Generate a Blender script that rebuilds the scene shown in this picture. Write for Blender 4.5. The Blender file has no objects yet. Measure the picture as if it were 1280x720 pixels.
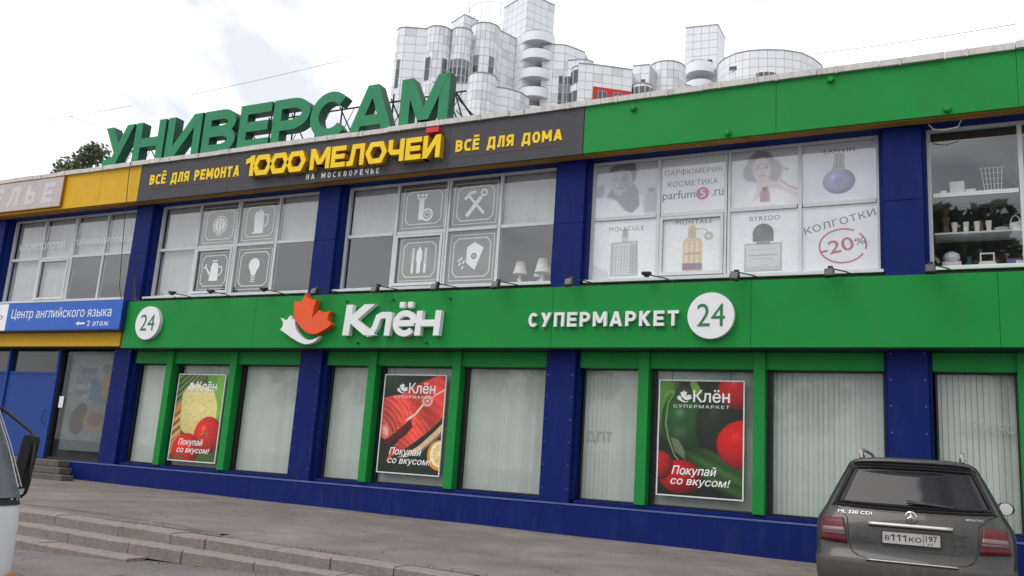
import bpy, bmesh, math, random
import numpy as np
from mathutils import Vector, Matrix
from mathutils.geometry import delaunay_2d_cdt, tessellate_polygon
R=math.radians
random.seed(7)
scene=bpy.context.scene
COL=scene.collection
# ------------------------------------------------------------------ camera
cam_d=bpy.data.cameras.new('camera'); cam=bpy.data.objects.new('camera',cam_d); COL.objects.link(cam); scene.camera=cam
cam_d.sensor_fit='HORIZONTAL'; cam_d.sensor_width=36.0; cam_d.lens=36.0*1086.2/1280.0
cam_d.clip_start=0.1; cam_d.clip_end=3000
YAW,PIT,ROL=0.4712,0.2023,0.0673
fw=Vector((-math.sin(YAW)*math.cos(PIT),math.cos(YAW)*math.cos(PIT),math.sin(PIT)))
rr=Vector((math.cos(YAW),math.sin(YAW),0)); uu=rr.cross(fw)
r2=rr*math.cos(ROL)+uu*math.sin(ROL); u2=-rr*math.sin(ROL)+uu*math.cos(ROL)
m=Matrix((r2,u2,-fw)).transposed().to_4x4(); m.translation=Vector((12.856,-15.1168,0.5859)); cam.matrix_world=m
# ------------------------------------------------------------------ sky, sun, exposure
SUN_EL,SUN_AZ=R(56),R(222)      # azimuth clockwise from +Y
w=bpy.data.worlds.new('World'); scene.world=w; w.use_nodes=True
nt=w.node_tree; nt.nodes.clear()
def N(nt,t,**k):
    n=nt.nodes.new(t)
    for a,b in k.items(): setattr(n,a,b)
    return n
out=N(nt,'ShaderNodeOutputWorld'); bg=N(nt,'ShaderNodeBackground'); bg.inputs[1].default_value=0.1
sky=N(nt,'ShaderNodeTexSky',sky_type='NISHITA',sun_disc=False,sun_elevation=SUN_EL,sun_rotation=SUN_AZ)
tc=N(nt,'ShaderNodeTexCoord'); mp=N(nt,'ShaderNodeMapping'); mp.inputs['Scale'].default_value=(1,1,2.2); mp.inputs['Location'].default_value=(.0,.45,.3)
nt.links.new(tc.outputs['Generated'],mp.inputs[0])
n1=N(nt,'ShaderNodeTexNoise'); n1.inputs['Scale'].default_value=3.3; n1.inputs['Detail'].default_value=6; n1.inputs['Roughness'].default_value=.55; n1.inputs['Distortion'].default_value=.6
nt.links.new(mp.outputs[0],n1.inputs['Vector'])
cr=N(nt,'ShaderNodeValToRGB'); e=cr.color_ramp.elements
e[0].position=.38; e[0].color=(.60,.62,.67,1); e[1].position=.56; e[1].color=(1,1,1,1)
nt.links.new(n1.outputs['Fac'],cr.inputs[0])
sc=N(nt,'ShaderNodeVectorMath',operation='SCALE'); sc.inputs['Scale'].default_value=13.2
nt.links.new(cr.outputs[0],sc.inputs[0])
# gaps of blue sky between the clouds
n2=N(nt,'ShaderNodeTexNoise'); n2.inputs['Scale'].default_value=2.1; n2.inputs['Detail'].default_value=5; n2.inputs['Distortion'].default_value=.4
mp2=N(nt,'ShaderNodeMapping'); mp2.inputs['Location'].default_value=(1.3,.4,.7); nt.links.new(tc.outputs['Generated'],mp2.inputs[0]); nt.links.new(mp2.outputs[0],n2.inputs['Vector'])
cr2=N(nt,'ShaderNodeMapRange'); cr2.inputs['From Min'].default_value=.60; cr2.inputs['From Max'].default_value=.68
cr2.inputs['To Min'].default_value=0.04; cr2.inputs['To Max'].default_value=.55
nt.links.new(n2.outputs['Fac'],cr2.inputs[0])
mx=N(nt,'ShaderNodeMix',data_type='RGBA'); nt.links.new(cr2.outputs[0],mx.inputs[0]); nt.links.new(sc.outputs[0],mx.inputs[6]); nt.links.new(sky.outputs[0],mx.inputs[7])
nt.links.new(mx.outputs[2],bg.inputs[0]); nt.links.new(bg.outputs[0],out.inputs[0])
sun_d=bpy.data.lights.new('sun','SUN'); sun_d.energy=1.5; sun_d.angle=R(42); sun_d.color=(1,.96,.9)
sun=bpy.data.objects.new('sun',sun_d); COL.objects.link(sun)
sd=Vector((math.sin(SUN_AZ)*math.cos(SUN_EL),math.cos(SUN_AZ)*math.cos(SUN_EL),math.sin(SUN_EL)))
sun.rotation_euler=sd.to_track_quat('Z','Y').to_euler(); sun.location=(0,-20,40)
vs=scene.view_settings; vs.view_transform='Standard'; vs.look='None'; vs.exposure=0.15; vs.gamma=1
try: scene.cycles.max_bounces=6; scene.cycles.transparent_max_bounces=12
except Exception: pass
# ------------------------------------------------------------------ materials
def s2l(c): return tuple(((v/255)/12.92 if v/255<=.04045 else ((v/255+.055)/1.055)**2.4) for v in c)+(1,)
def mat(name,col,rough=.6,spec=.5,metal=0,var=.12,scale=3,bump=0,bscale=60,dirt=0,dirtcol=(.12,.11,.09,1),coat=0):
    mt=bpy.data.materials.new(name); mt.use_nodes=True; t=mt.node_tree; b=t.nodes['Principled BSDF']
    if len(col)==3: col=tuple(col)+(1,)
    b.inputs['Roughness'].default_value=rough; b.inputs['Specular IOR Level'].default_value=spec; b.inputs['Metallic'].default_value=metal
    b.inputs['Coat Weight'].default_value=coat
    g=N(t,'ShaderNodeNewGeometry')
    n=N(t,'ShaderNodeTexNoise'); n.inputs['Scale'].default_value=scale; n.inputs['Detail'].default_value=5; n.inputs['Roughness'].default_value=.6
    t.links.new(g.outputs['Position'],n.inputs['Vector'])
    r=N(t,'ShaderNodeMapRange'); r.inputs['From Min'].default_value=.25; r.inputs['From Max'].default_value=.75
    r.inputs['To Min'].default_value=1-var; r.inputs['To Max'].default_value=1+var
    t.links.new(n.outputs['Fac'],r.inputs[0])
    v=N(t,'ShaderNodeVectorMath',operation='SCALE'); v.inputs[0].default_value=col[:3]; t.links.new(r.outputs[0],v.inputs['Scale'])
    last=v.outputs[0]
    if dirt:
        mpn=N(t,'ShaderNodeMapping'); mpn.inputs['Scale'].default_value=(1,1,.18); t.links.new(g.outputs['Position'],mpn.inputs[0])
        d=N(t,'ShaderNodeTexNoise'); d.inputs['Scale'].default_value=5.5; d.inputs['Detail'].default_value=8; d.inputs['Roughness'].default_value=.7
        t.links.new(mpn.outputs[0],d.inputs['Vector'])
        dr=N(t,'ShaderNodeMapRange'); dr.inputs['From Min'].default_value=.5; dr.inputs['From Max'].default_value=.75; dr.inputs['To Max'].default_value=dirt
        t.links.new(d.outputs['Fac'],dr.inputs[0])
        x=N(t,'ShaderNodeMix',data_type='RGBA'); t.links.new(dr.outputs[0],x.inputs[0]); t.links.new(last,x.inputs[6]); x.inputs[7].default_value=dirtcol
        last=x.outputs[2]
        rm=N(t,'ShaderNodeMapRange'); rm.inputs['To Min'].default_value=rough; rm.inputs['To Max'].default_value=min(1,rough+.25); t.links.new(d.outputs['Fac'],rm.inputs[0]); t.links.new(rm.outputs[0],b.inputs['Roughness'])
    t.links.new(last,b.inputs['Base Color'])
    if bump:
        n3=N(t,'ShaderNodeTexNoise'); n3.inputs['Scale'].default_value=bscale; n3.inputs['Detail'].default_value=4; t.links.new(g.outputs['Position'],n3.inputs['Vector'])
        bp=N(t,'ShaderNodeBump'); bp.inputs['Strength'].default_value=bump; bp.inputs['Distance'].default_value=.02; t.links.new(n3.outputs['Fac'],bp.inputs['Height']); t.links.new(bp.outputs[0],b.inputs['Normal'])
    return mt
M={}
M['blue']=mat('blue_paint',s2l((2,28,98)),.5,.18,var=.16,scale=2,dirt=.14,dirtcol=(.10,.11,.16,1),bump=.05,bscale=9)
M['green']=mat('green_panel',s2l((9,134,54)),.38,.25,var=.07,scale=1.2,bump=.10,bscale=2.2,dirt=.22,dirtcol=(.06,.13,.08,1))
M['greenpost']=mat('green_post_paint',s2l((14,134,56)),.45,.3,var=.08,dirt=.10,dirtcol=(.03,.06,.03,1))
M['yellow']=mat('yellow_panel',s2l((214,166,14)),.5,.4,var=.07,dirt=.15,dirtcol=(.3,.22,.08,1),bump=.04,bscale=7)
M['grey']=mat('charcoal_panel',s2l((70,69,74)),.5,.3,var=.06,bump=.03,bscale=7,dirt=.08)
M['yletter']=mat('yellow_letter',s2l((245,205,20)),.45,.4,var=.05,dirt=.08,dirtcol=(.35,.25,.05,1))
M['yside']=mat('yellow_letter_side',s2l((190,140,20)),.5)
M['red']=mat('red_plastic',s2l((200,30,35)),.45,var=.08)
M['redline']=mat('dark_red_print',s2l((130,50,55)),.5)
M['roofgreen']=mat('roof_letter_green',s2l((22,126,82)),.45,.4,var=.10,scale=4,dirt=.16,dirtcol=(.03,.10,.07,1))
M['roofshade']=mat('roof_letter_return_shaded',s2l((8,72,50)),.55,.3,var=.15)  # darker green letter sides, their shade put into the colour
M['white']=mat('white_letter',s2l((228,230,232)),.45,var=.03,dirt=.06,dirtcol=(.5,.5,.5,1))
M['orange']=mat('orange_letter',s2l((232,84,24)),.45,var=.04)
M['frame']=mat('white_window_frame',s2l((205,207,210)),.5,var=.06,dirt=.15,dirtcol=(.4,.39,.37,1))
M['signblue']=mat('sign_blue',s2l((20,92,190)),.35,var=.04,dirt=.06)
M['signside']=mat('sign_navy_side',s2l((18,40,110)),.45)
M['doorblue']=mat('door_blue',s2l((6,58,138)),.5,var=.10,dirt=.15,dirtcol=(.02,.06,.16,1),bump=.06,bscale=5)
M['fadedsign']=mat('faded_pink_panel',s2l((190,180,182)),.6,var=.07,dirt=.35,dirtcol=(.34,.29,.30,1))
M['fadedletter']=mat('faded_white_letter',s2l((205,200,203)),.6,var=.05,dirt=.25,dirtcol=(.45,.42,.43,1))
M['rust']=mat('rusty_soffit',s2l((150,105,30)),.7,var=.2,dirt=.4,dirtcol=(.10,.05,.03,1))
M['coping']=mat('weathered_white_coping',s2l((205,203,200)),.75,var=.1,scale=9,dirt=.7,dirtcol=(.22,.19,.17,1),bump=.3,bscale=25)
M['asphalt']=mat('worn_asphalt',(.195,.170,.158),.92,.25,var=.22,scale=1.3,bump=.5,bscale=90,dirt=.0)
def rich(mt,cr=1.0):
    t=mt.node_tree; b=t.nodes['Principled BSDF']; src=b.inputs['Base Color'].links[0].from_socket; g=N(t,'ShaderNodeNewGeometry')
    n=N(t,'ShaderNodeTexNoise'); n.inputs['Scale'].default_value=.55; n.inputs['Detail'].default_value=7; n.inputs['Roughness'].default_value=.65; t.links.new(g.outputs['Position'],n.inputs['Vector'])
    a=N(t,'ShaderNodeMapRange'); a.inputs['From Min'].default_value=.42; a.inputs['From Max'].default_value=.62; a.inputs['To Min'].default_value=.86; a.inputs['To Max'].default_value=1.08; t.links.new(n.outputs['Fac'],a.inputs[0])
    f=N(t,'ShaderNodeTexNoise'); f.inputs['Scale'].default_value=55; f.inputs['Detail'].default_value=2; t.links.new(g.outputs['Position'],f.inputs['Vector'])
    fb=N(t,'ShaderNodeMapRange'); fb.inputs['From Min'].default_value=.3; fb.inputs['From Max'].default_value=.7; fb.inputs['To Min'].default_value=.78; fb.inputs['To Max'].default_value=1.22; t.links.new(f.outputs['Fac'],fb.inputs[0])
    v=N(t,'ShaderNodeTexVoronoi',feature='DISTANCE_TO_EDGE'); v.inputs['Scale'].default_value=.33; w_=N(t,'ShaderNodeTexNoise'); w_.inputs['Scale'].default_value=1.6; w_.inputs['Detail'].default_value=6; t.links.new(g.outputs['Position'],w_.inputs['Vector'])
    ws=N(t,'ShaderNodeVectorMath',operation='SCALE'); ws.inputs['Scale'].default_value=1.1; t.links.new(w_.outputs['Color'],ws.inputs[0]); wa=N(t,'ShaderNodeVectorMath',operation='ADD'); t.links.new(g.outputs['Position'],wa.inputs[0]); t.links.new(ws.outputs[0],wa.inputs[1]); t.links.new(wa.outputs[0],v.inputs['Vector'])
    c=N(t,'ShaderNodeMapRange'); c.inputs['From Min'].default_value=.002; c.inputs['From Max'].default_value=.007; c.inputs['To Min'].default_value=1-.6*cr; c.inputs['To Max'].default_value=1; t.links.new(v.outputs['Distance'],c.inputs[0])
    m1=N(t,'ShaderNodeMath',operation='MULTIPLY'); t.links.new(a.outputs[0],m1.inputs[0]); t.links.new(fb.outputs[0],m1.inputs[1]); m2=N(t,'ShaderNodeMath',operation='MULTIPLY'); t.links.new(m1.outputs[0],m2.inputs[0]); t.links.new(c.outputs[0],m2.inputs[1])
    s_=N(t,'ShaderNodeVectorMath',operation='SCALE'); t.links.new(src,s_.inputs[0]); t.links.new(m2.outputs[0],s_.inputs['Scale']); t.links.new(s_.outputs[0],b.inputs['Base Color'])
rich(M['asphalt'],.6)
M['road']=mat('street_asphalt',(.17,.155,.15),.93,.25,var=.16,scale=.9,bump=.5,bscale=80)
rich(M['road'])
M['granite']=mat('pink_granite',(.25,.208,.190),.85,.3,var=.22,scale=14,bump=.6,bscale=45,dirt=.35,dirtcol=(.12,.09,.08,1))
M['darkstone']=mat('dark_stone',(.12,.105,.095),.85,.3,var=.25,scale=9,bump=.5,bscale=40)
M['black']=mat('black_plastic',(.012,.012,.013),.45)
M['metal']=mat('dark_metal',(.05,.05,.052),.5,metal=.6)
M['cable']=mat('cable_rubber',(.02,.02,.02),.6)
M['steel']=mat('galvanised_steel',(.5,.5,.5),.4,metal=.9)
M['room']=mat('room_wall',s2l((92,92,94)),.9)
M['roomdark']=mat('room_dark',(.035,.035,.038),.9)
M['blind']=mat('vertical_blind_fabric',s2l((197,204,198)),.8,var=.07,scale=2,dirt=.12,dirtcol=(.40,.41,.38,1))
M['screen']=mat('roller_screen',s2l((186,186,188)),.85,var=.10,scale=1.3,dirt=.2,dirtcol=(.22,.22,.23,1))
M['film']=mat('grey_window_film',s2l((116,117,120)),.6,var=.08,scale=2,dirt=.1)
M['filmd']=mat('dark_window_film',s2l((58,58,62)),.6,var=.2,scale=2)
M['icon']=mat('white_print',s2l((242,243,243)),.5,var=.03)
M['iconline']=mat('cream_print',s2l((215,215,185)),.5,var=.03)
M['darkprint']=mat('dark_grey_print',s2l((85,86,92)),.6)
M['banner']=mat('white_banner',s2l((236,237,241)),.55,var=.05,scale=3,dirt=.08,dirtcol=(.5,.5,.53,1))
M['blackprint']=mat('navy_print',s2l((30,35,75)),.6)
M['tile']=mat('white_facade_tile',s2l((226,229,233)),.35,var=.05,scale=.5,dirt=.12,dirtcol=(.5,.5,.52,1))
M['tileb']=mat('grey_facade_tile',s2l((208,211,217)),.35,var=.06,scale=.5,dirt=.2,dirtcol=(.45,.45,.48,1))
M['joint']=mat('facade_joint',s2l((186,188,193)),.8)
M['tiledark']=mat('balcony_underside',s2l((150,151,154)),.8,var=.08)
M['farglass']=mat('far_window_glass',(.06,.065,.075),.12,.8,var=.3,scale=.7)
M['farred']=mat('far_red_wall',s2l((190,40,50)),.6)
M['leaf']=mat('tree_leaf',(.11,.14,.075),.6,.3,var=.5,scale=.6)
M['bark']=mat('tree_bark',(.08,.065,.05),.9,var=.2)
M['lampglass']=mat('floodlight_glass',(.05,.05,.055),.35,.4)
M['shade']=mat('lampshade_white',s2l((225,222,215)),.7)
M['brown']=mat('dark_brown_item',(.10,.06,.04),.6); M['purple']=mat('purple_box',(.14,.10,.28),.5)
def glass(name,ior=2.0,tint=(1,1,1),minf=0.0):
    mt=bpy.data.materials.new(name); mt.use_nodes=True; t=mt.node_tree; t.nodes.clear()
    o=N(t,'ShaderNodeOutputMaterial'); mxs=N(t,'ShaderNodeMixShader'); tr=N(t,'ShaderNodeBsdfTransparent'); tr.inputs[0].default_value=tuple(tint)+(1,)
    gl=N(t,'ShaderNodeBsdfGlossy'); gl.inputs['Roughness'].default_value=.015; gl.inputs['Color'].default_value=(.92,.94,.96,1)
    gi=N(t,'ShaderNodeNewGeometry'); dt=N(t,'ShaderNodeVectorMath',operation='DOT_PRODUCT'); t.links.new(gi.outputs['Incoming'],dt.inputs[0]); t.links.new(gi.outputs['True Normal'],dt.inputs[1])
    ab=N(t,'ShaderNodeMath',operation='ABSOLUTE'); t.links.new(dt.outputs['Value'],ab.inputs[0]); om=N(t,'ShaderNodeMath',operation='SUBTRACT'); om.inputs[0].default_value=1; t.links.new(ab.outputs[0],om.inputs[1])
    pw=N(t,'ShaderNodeMath',operation='POWER'); pw.inputs[1].default_value=4; t.links.new(om.outputs[0],pw.inputs[0]); f0=((ior-1)/(ior+1))**2
    fr=N(t,'ShaderNodeMath',operation='MULTIPLY_ADD'); t.links.new(pw.outputs[0],fr.inputs[0]); fr.inputs[1].default_value=1-f0; fr.inputs[2].default_value=f0
    g=N(t,'ShaderNodeNewGeometry'); n=N(t,'ShaderNodeTexNoise'); n.inputs['Scale'].default_value=1.1; n.inputs['Detail'].default_value=1
    t.links.new(g.outputs['Position'],n.inputs['Vector']); bp=N(t,'ShaderNodeBump'); bp.inputs['Strength'].default_value=.03; bp.inputs['Distance'].default_value=.02
    t.links.new(n.outputs['Fac'],bp.inputs['Height']); t.links.new(bp.outputs[0],gl.inputs['Normal'])
    t.links.new(fr.outputs[0],mxs.inputs[0]); t.links.new(tr.outputs[0],mxs.inputs[1]); t.links.new(gl.outputs[0],mxs.inputs[2]); t.links.new(mxs.outputs[0],o.inputs[0])
    return mt
M['glass']=glass('window_glass',2.2,(.93,.94,.94)); M['glasslow']=glass('shopfront_glass',1.42,(.95,.97,.96))
# ------------------------------------------------------------------ object helpers
def rootloc(p):
    v=Vector((0,0,0))
    while p is not None: v+=p.location; p=p.parent
    return v
def obj(name,bm,mt,parent=None,label=None,kind=None,smooth=False,loc=None):
    if isinstance(bm,bpy.types.Mesh): me=bm
    else:
        base=rootloc(parent)
        if loc is not None: base=base+Vector(loc)-base if parent is None else Vector(loc)
        bmesh.ops.translate(bm,verts=bm.verts,vec=-base)
        me=bpy.data.meshes.new(name); bm.to_mesh(me); bm.free()
    if mt is not None and len(me.materials)==0:
        for x in (mt if isinstance(mt,(list,tuple)) else [mt]): me.materials.append(M[x] if isinstance(x,str) else x)
    if smooth:
        for p in me.polygons: p.use_smooth=True
    o=bpy.data.objects.new(name,me); COL.objects.link(o); o.parent=parent
    if loc is not None: o.location=Vector(loc)-rootloc(parent)
    if label: o['label']=label
    if kind: o['kind']=kind
    return o
def thing(name,label,cat,loc=(0,0,0),group=None,kind=None):
    o=bpy.data.objects.new(name,None); COL.objects.link(o); o.location=loc; o['label']=label; o['category']=cat; o.empty_display_size=.2
    if group: o['group']=group
    if kind: o['kind']=kind
    return o
def tag(o,label,cat,group=None):
    o['label']=label; o['category']=cat
    if group: o['group']=group
    return o
def B(): return bmesh.new()
def box(bm,x0,x1,y0,y1,z0,z1,mi=0,bev=0):
    vs_=[bm.verts.new((x,y,z)) for x in (x0,x1) for y in (y0,y1) for z in (z0,z1)]
    fs=[]
    for q in ((0,1,3,2),(4,6,7,5),(0,4,5,1),(2,3,7,6),(0,2,6,4),(1,5,7,3)):
        f=bm.faces.new([vs_[i] for i in q]); f.material_index=mi; fs.append(f)
    if bev:
        es=list({e for f in fs for e in f.edges}); bmesh.ops.bevel(bm,geom=es,offset=bev,segments=1,affect='EDGES')
    return bm
def bx(*a,**k): return box(B(),*a,**k)
def tube(bm,pts,r,n=6,mi=0,cap=True):
    pts=[Vector(p) for p in pts]; rings=[]
    for i,p in enumerate(pts):
        a=pts[max(i-1,0)]; b=pts[min(i+1,len(pts)-1)]; d=(b-a).normalized()
        s=Vector((0,0,1)) if abs(d.z)<.9 else Vector((1,0,0)); u=d.cross(s).normalized(); v=d.cross(u)
        rad=r[i] if isinstance(r,(list,tuple)) else r
        rings.append([bm.verts.new(p+(u*math.cos(6.2832*k/n)+v*math.sin(6.2832*k/n))*rad) for k in range(n)])
    for a,b in zip(rings,rings[1:]):
        for k in range(n):
            f=bm.faces.new((a[k],a[(k+1)%n],b[(k+1)%n],b[k])); f.material_index=mi
    if cap:
        for q in (rings[0],rings[-1][::-1]):
            f=bm.faces.new(q); f.material_index=mi
    return bm
def prism(bm,pts,y0,y1,mi=0,side=None):
    """polygon in the x,z plane, extruded from y0 (front) to y1 (back)"""
    a=[bm.verts.new((x,y0,z)) for x,z in pts]; b=[bm.verts.new((x,y1,z)) for x,z in pts]; n=len(pts)
    for t_ in tessellate_polygon([[Vector((x,z,0)) for x,z in pts]]):
        for l_ in (a,b):
            f=bm.faces.new([l_[k_] for k_ in t_]); f.material_index=mi
    for i in range(n):
        f=bm.faces.new((a[i],b[i],b[(i+1)%n],a[(i+1)%n])); f.material_index=mi if side is None else side
    return bm
def flat(bm,pts,y,mi=0):
    a=[bm.verts.new((x,y,z)) for x,z in pts]
    for t_ in tessellate_polygon([[Vector((x,z,0)) for x,z in pts]]):
        f=bm.faces.new([a[k_] for k_ in t_]); f.material_index=mi
    return bm
def lathe(bm,prof,cx,cy,n=12,mi=0,ax='z',cz=0):
    rings=[]
    for r_,h in prof:
        ring=[]
        for k in range(n):
            c,s=math.cos(6.2832*k/n)*r_,math.sin(6.2832*k/n)*r_
            ring.append(bm.verts.new((cx+c,cy+s,h) if ax=='z' else (cx+c,h,cz+s)))
        rings.append(ring)
    for a,b in zip(rings,rings[1:]):
        for k in range(n):
            f=bm.faces.new((a[k],a[(k+1)%n],b[(k+1)%n],b[k])); f.material_index=mi
    bm.faces.new(rings[0]); bm.faces.new(rings[-1][::-1])
    return bm
def disc_prism(cx,cz,r,y0,y1,n=40): return prism(B(),[(cx+r*math.cos(6.2832*k/n),cz+r*math.sin(6.2832*k/n)) for k in range(n)],y0,y1)
# ------------------------------------------------------------------ stroke lettering
def ribbon(bm,pts,t,y0,y1,closed=False,flatends=True,mi=0,side=None):
    P=[Vector((p[0],p[1])) for p in pts]; n=len(P); h=t/2; Ls=[];Rs=[]
    for i in range(n):
        d0=(P[i]-P[i-1]).normalized() if (i>0 or closed) else None
        d1=(P[(i+1)%n]-P[i]).normalized() if (i<n-1 or closed) else None
        if d0 is None or d1 is None:
            d=d1 if d0 is None else d0
            nn=Vector((-d.y,d.x))
            if flatends and abs(d.y)>.35: off=Vector((h/abs(d.y),0)); off=off if off.dot(nn)>0 else -off
            elif flatends and abs(d.x)>.35: off=Vector((0,h/abs(d.x))); off=off if off.dot(nn)>0 else -off
            else: off=nn*h
        else:
            na=Vector((-d0.y,d0.x)); nb=Vector((-d1.y,d1.x)); mm=(na+nb)
            if mm.length<1e-4: off=na*h
            else:
                mm.normalize(); off=mm*min(h/max(mm.dot(na),.05),h*2.4)
        Ls.append(P[i]+off); Rs.append(P[i]-off)
    def mk(y): return [bm.verts.new((p.x,y,p.y)) for p in Ls],[bm.verts.new((p.x,y,p.y)) for p in Rs]
    la,ra=mk(y0)
    solid=abs(y1-y0)>1e-6
    if solid: lb,rb=mk(y1)
    sd_=mi if side is None else side
    rng=range(n if closed else n-1)
    for i in rng:
        j=(i+1)%n
        f=bm.faces.new((la[i],ra[i],ra[j],la[j])); f.material_index=mi
        if solid:
            for q in ((la[i],la[j],lb[j],lb[i]),(ra[j],ra[i],rb[i],rb[j])):
                f=bm.faces.new(q); f.material_index=sd_
    if solid and not closed:
        for i in (0,n-1):
            f=bm.faces.new((la[i],lb[i],rb[i],ra[i])); f.material_index=sd_
    return bm
def arc(cx,cy,rx,ry,a0,a1,n):
    return [(cx+rx*math.cos(R(a0+(a1-a0)*k/n)),cy+ry*math.sin(R(a0+(a1-a0)*k/n))) for k in range(n+1)]
def glyph(ch,w,t,n=3,hexo=False):
    """strokes (points, closed) in a box w wide and 1 high"""
    L=t/2;Rr=w-t/2;Bo=t/2;U=1-t/2;H=w/2;S=[]
    def oct_(): 
        if hexo: return [(L,.5),(w*.27,U),(w*.73,U),(Rr,.5),(w*.73,Bo),(w*.27,Bo)]
        c=.2 if n<=3 else 0
        if n<=3: return [(L,Bo+c),(L,U-c),(L+c*.8,U),(Rr-c*.8,U),(Rr,U-c),(Rr,Bo+c),(Rr-c*.8,Bo),(L+c*.8,Bo)]
        return arc(H,.5,Rr-H,U-.5,0,360,24)[:-1]
    if ch in 'ОO0': S=[(oct_(),1)]
    elif ch=='А': S=[([(L,0),(H-.01,1)],0),([(Rr,0),(H+.01,1)],0),([(w*.22,.27),(w*.78,.27)],0)]
    elif ch=='В':
        c=w*.55
        S=[([(L,0),(L,1)],0),([(L,U)]+arc(c,(U+.53)/2,Rr-c-.03,(U-.53)/2,90,-90,n*2 if n>3 else 3)+[(L,.53)],0),([(L,.5)]+arc(c,(Bo+.5)/2,Rr-c,(.5-Bo)/2,90,-90,n*2 if n>3 else 3)+[(L,Bo)],0)]
    elif ch in 'ЕЁ':
        S=[([(w,U),(L,U),(L,Bo),(w,Bo)],0),([(L,.5),(w*.93,.5)],0)]
        if ch=='Ё': S+=[([(w*.3,1.1),(w*.3,1.1+t*.8)],0),([(w*.72,1.1),(w*.72,1.1+t*.8)],0)]
    elif ch in 'ИЙ':
        S=[([(L,0),(L,1)],0),([(Rr,0),(Rr,1)],0),([(L,.0),(Rr,1)],0)]
    elif ch=='К': S=[([(L,0),(L,1)],0),([(L+t*.2,.42),(Rr,1)],0),([(w*.35,.55),(Rr,0)],0)]
    elif ch=='Л': S=[([(Rr,0),(Rr,U),(w*.38,U),(w*.27,Bo),(0,Bo)] if n<=3 else [(Rr,0),(Rr,U),(w*.36,U),(w*.27,.2),(w*.12,Bo),(0,Bo)],0)]
    elif ch=='М': S=[([(L,0),(L,1)],0),([(Rr,0),(Rr,1)],0),([(L,1),(H,.22)],0),([(Rr,1),(H,.22)],0)]
    elif ch=='Н': S=[([(L,0),(L,1)],0),([(Rr,0),(Rr,1)],0),([(L,.5),(Rr,.5)],0)]
    elif ch=='П': S=[([(L,0),(L,U),(Rr,U),(Rr,0)],0)]
    elif ch=='Р':
        c=w*.5
        S=[([(L,0),(L,1)],0),([(L,U)]+arc(c,(U+.42)/2,Rr-c,(U-.42)/2,90,-90,n*2 if n>3 else 3)+[(L,.42)],0)]
    elif ch=='С':
        if n<=3: S=[([(w,U),(L+.16,U),(L,U-.18),(L,Bo+.18),(L+.16,Bo),(w,Bo)],0)]
        else: S=[(arc(H,.5,Rr-H,U-.5,42,318,18),2)]
    elif ch=='Т': S=[([(0,U),(w,U)],0),([(H,0),(H,U)],0)]
    elif ch=='У': S=[([(L,1),(w*.52,.36)],0),([(Rr,1),(w*.28,0)],0)]
    elif ch=='Ч': S=[([(L,1),(L,.55),(L+.12,.42),(Rr,.42)],0),([(Rr,0),(Rr,1)],0)]
    elif ch=='Ь': S=[([(L,1),(L,0)],0),([(L,.55),(Rr-.1,.55),(Rr,.45),(Rr,Bo+.1),(Rr-.1,Bo),(L,Bo)],0)]
    elif ch=='Я': S=[([(Rr,0),(Rr,1)],0),([(Rr,U),(L+.14,U),(L,U-.12),(L,.55),(L+.14,.42),(Rr,.42)],0),([(w*.55,.42),(L,0)],0)]
    elif ch=='Д': S=[([(w*.2,Bo),(w*.3,U),(w*.82,U),(w*.82,Bo)],0),([(0,Bo),(w,Bo)],0),([(L,-.17),(L,Bo)],0),([(Rr,-.17),(Rr,Bo)],0)]
    elif ch=='1': S=[([(w*.68,0),(w*.68,1)],0),([(0,.72),(w*.68,U-.04)],0)]
    return S
WID={'1':.5,'М':1.15,'Д':1.05,'А':1.0,'Ь':.8,'Е':.82,'Ё':.82,'В':.9,'Р':.85,'С':.85,' ':.5,'0':1.0,'О':.9,'Т':.85}
def stroke_text(s,x0,x1,zb0,zt0,zb1,zt1,y,depth,mt,parent,t=.26,gap=.16,base=.85,n=3,hexo='',wid={},letters=True,name='letter',side=False,lean=0):
    """letters between x0 and x1; base and top heights run linearly from (zb0,zt0) to (zb1,zt1)"""
    ws=[wid.get(c,WID.get(c,.88))*base/.88 if c!=' ' else .5 for c in s]
    tot=sum(ws)+gap*(len(s)-1); k=(x1-x0)/tot; cx=x0; allb=B() if not letters else None; res=[]
    for c,wd in zip(s,ws):
        if c!=' ':
            bm=B() if letters else allb
            f=(cx-x0+wd*k/2)/(x1-x0); zb=zb0+(zb1-zb0)*f; hh=(zt0+(zt1-zt0)*f)-zb
            for i,(pts,cl) in enumerate(glyph(c,wd,t,n,c in hexo)):
                pp=[(cx+(px+lean*pz)*k,zb+pz*hh) for px,pz in pts]
                ribbon(bm,pp,t*(k+hh)/2 if abs(k-hh)/hh>.0 else t*hh,y-.0016*i,y+depth if depth else y-.0016*i,closed=(cl==1),flatends=(cl!=2),side=1 if side else None)
            if letters: res.append(obj(name,bm,[mt,side] if side else mt,parent))
        cx+=(wd+gap)*k
    if not letters: return obj(name,allb,[mt,side] if side else mt,parent)
    return res
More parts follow.
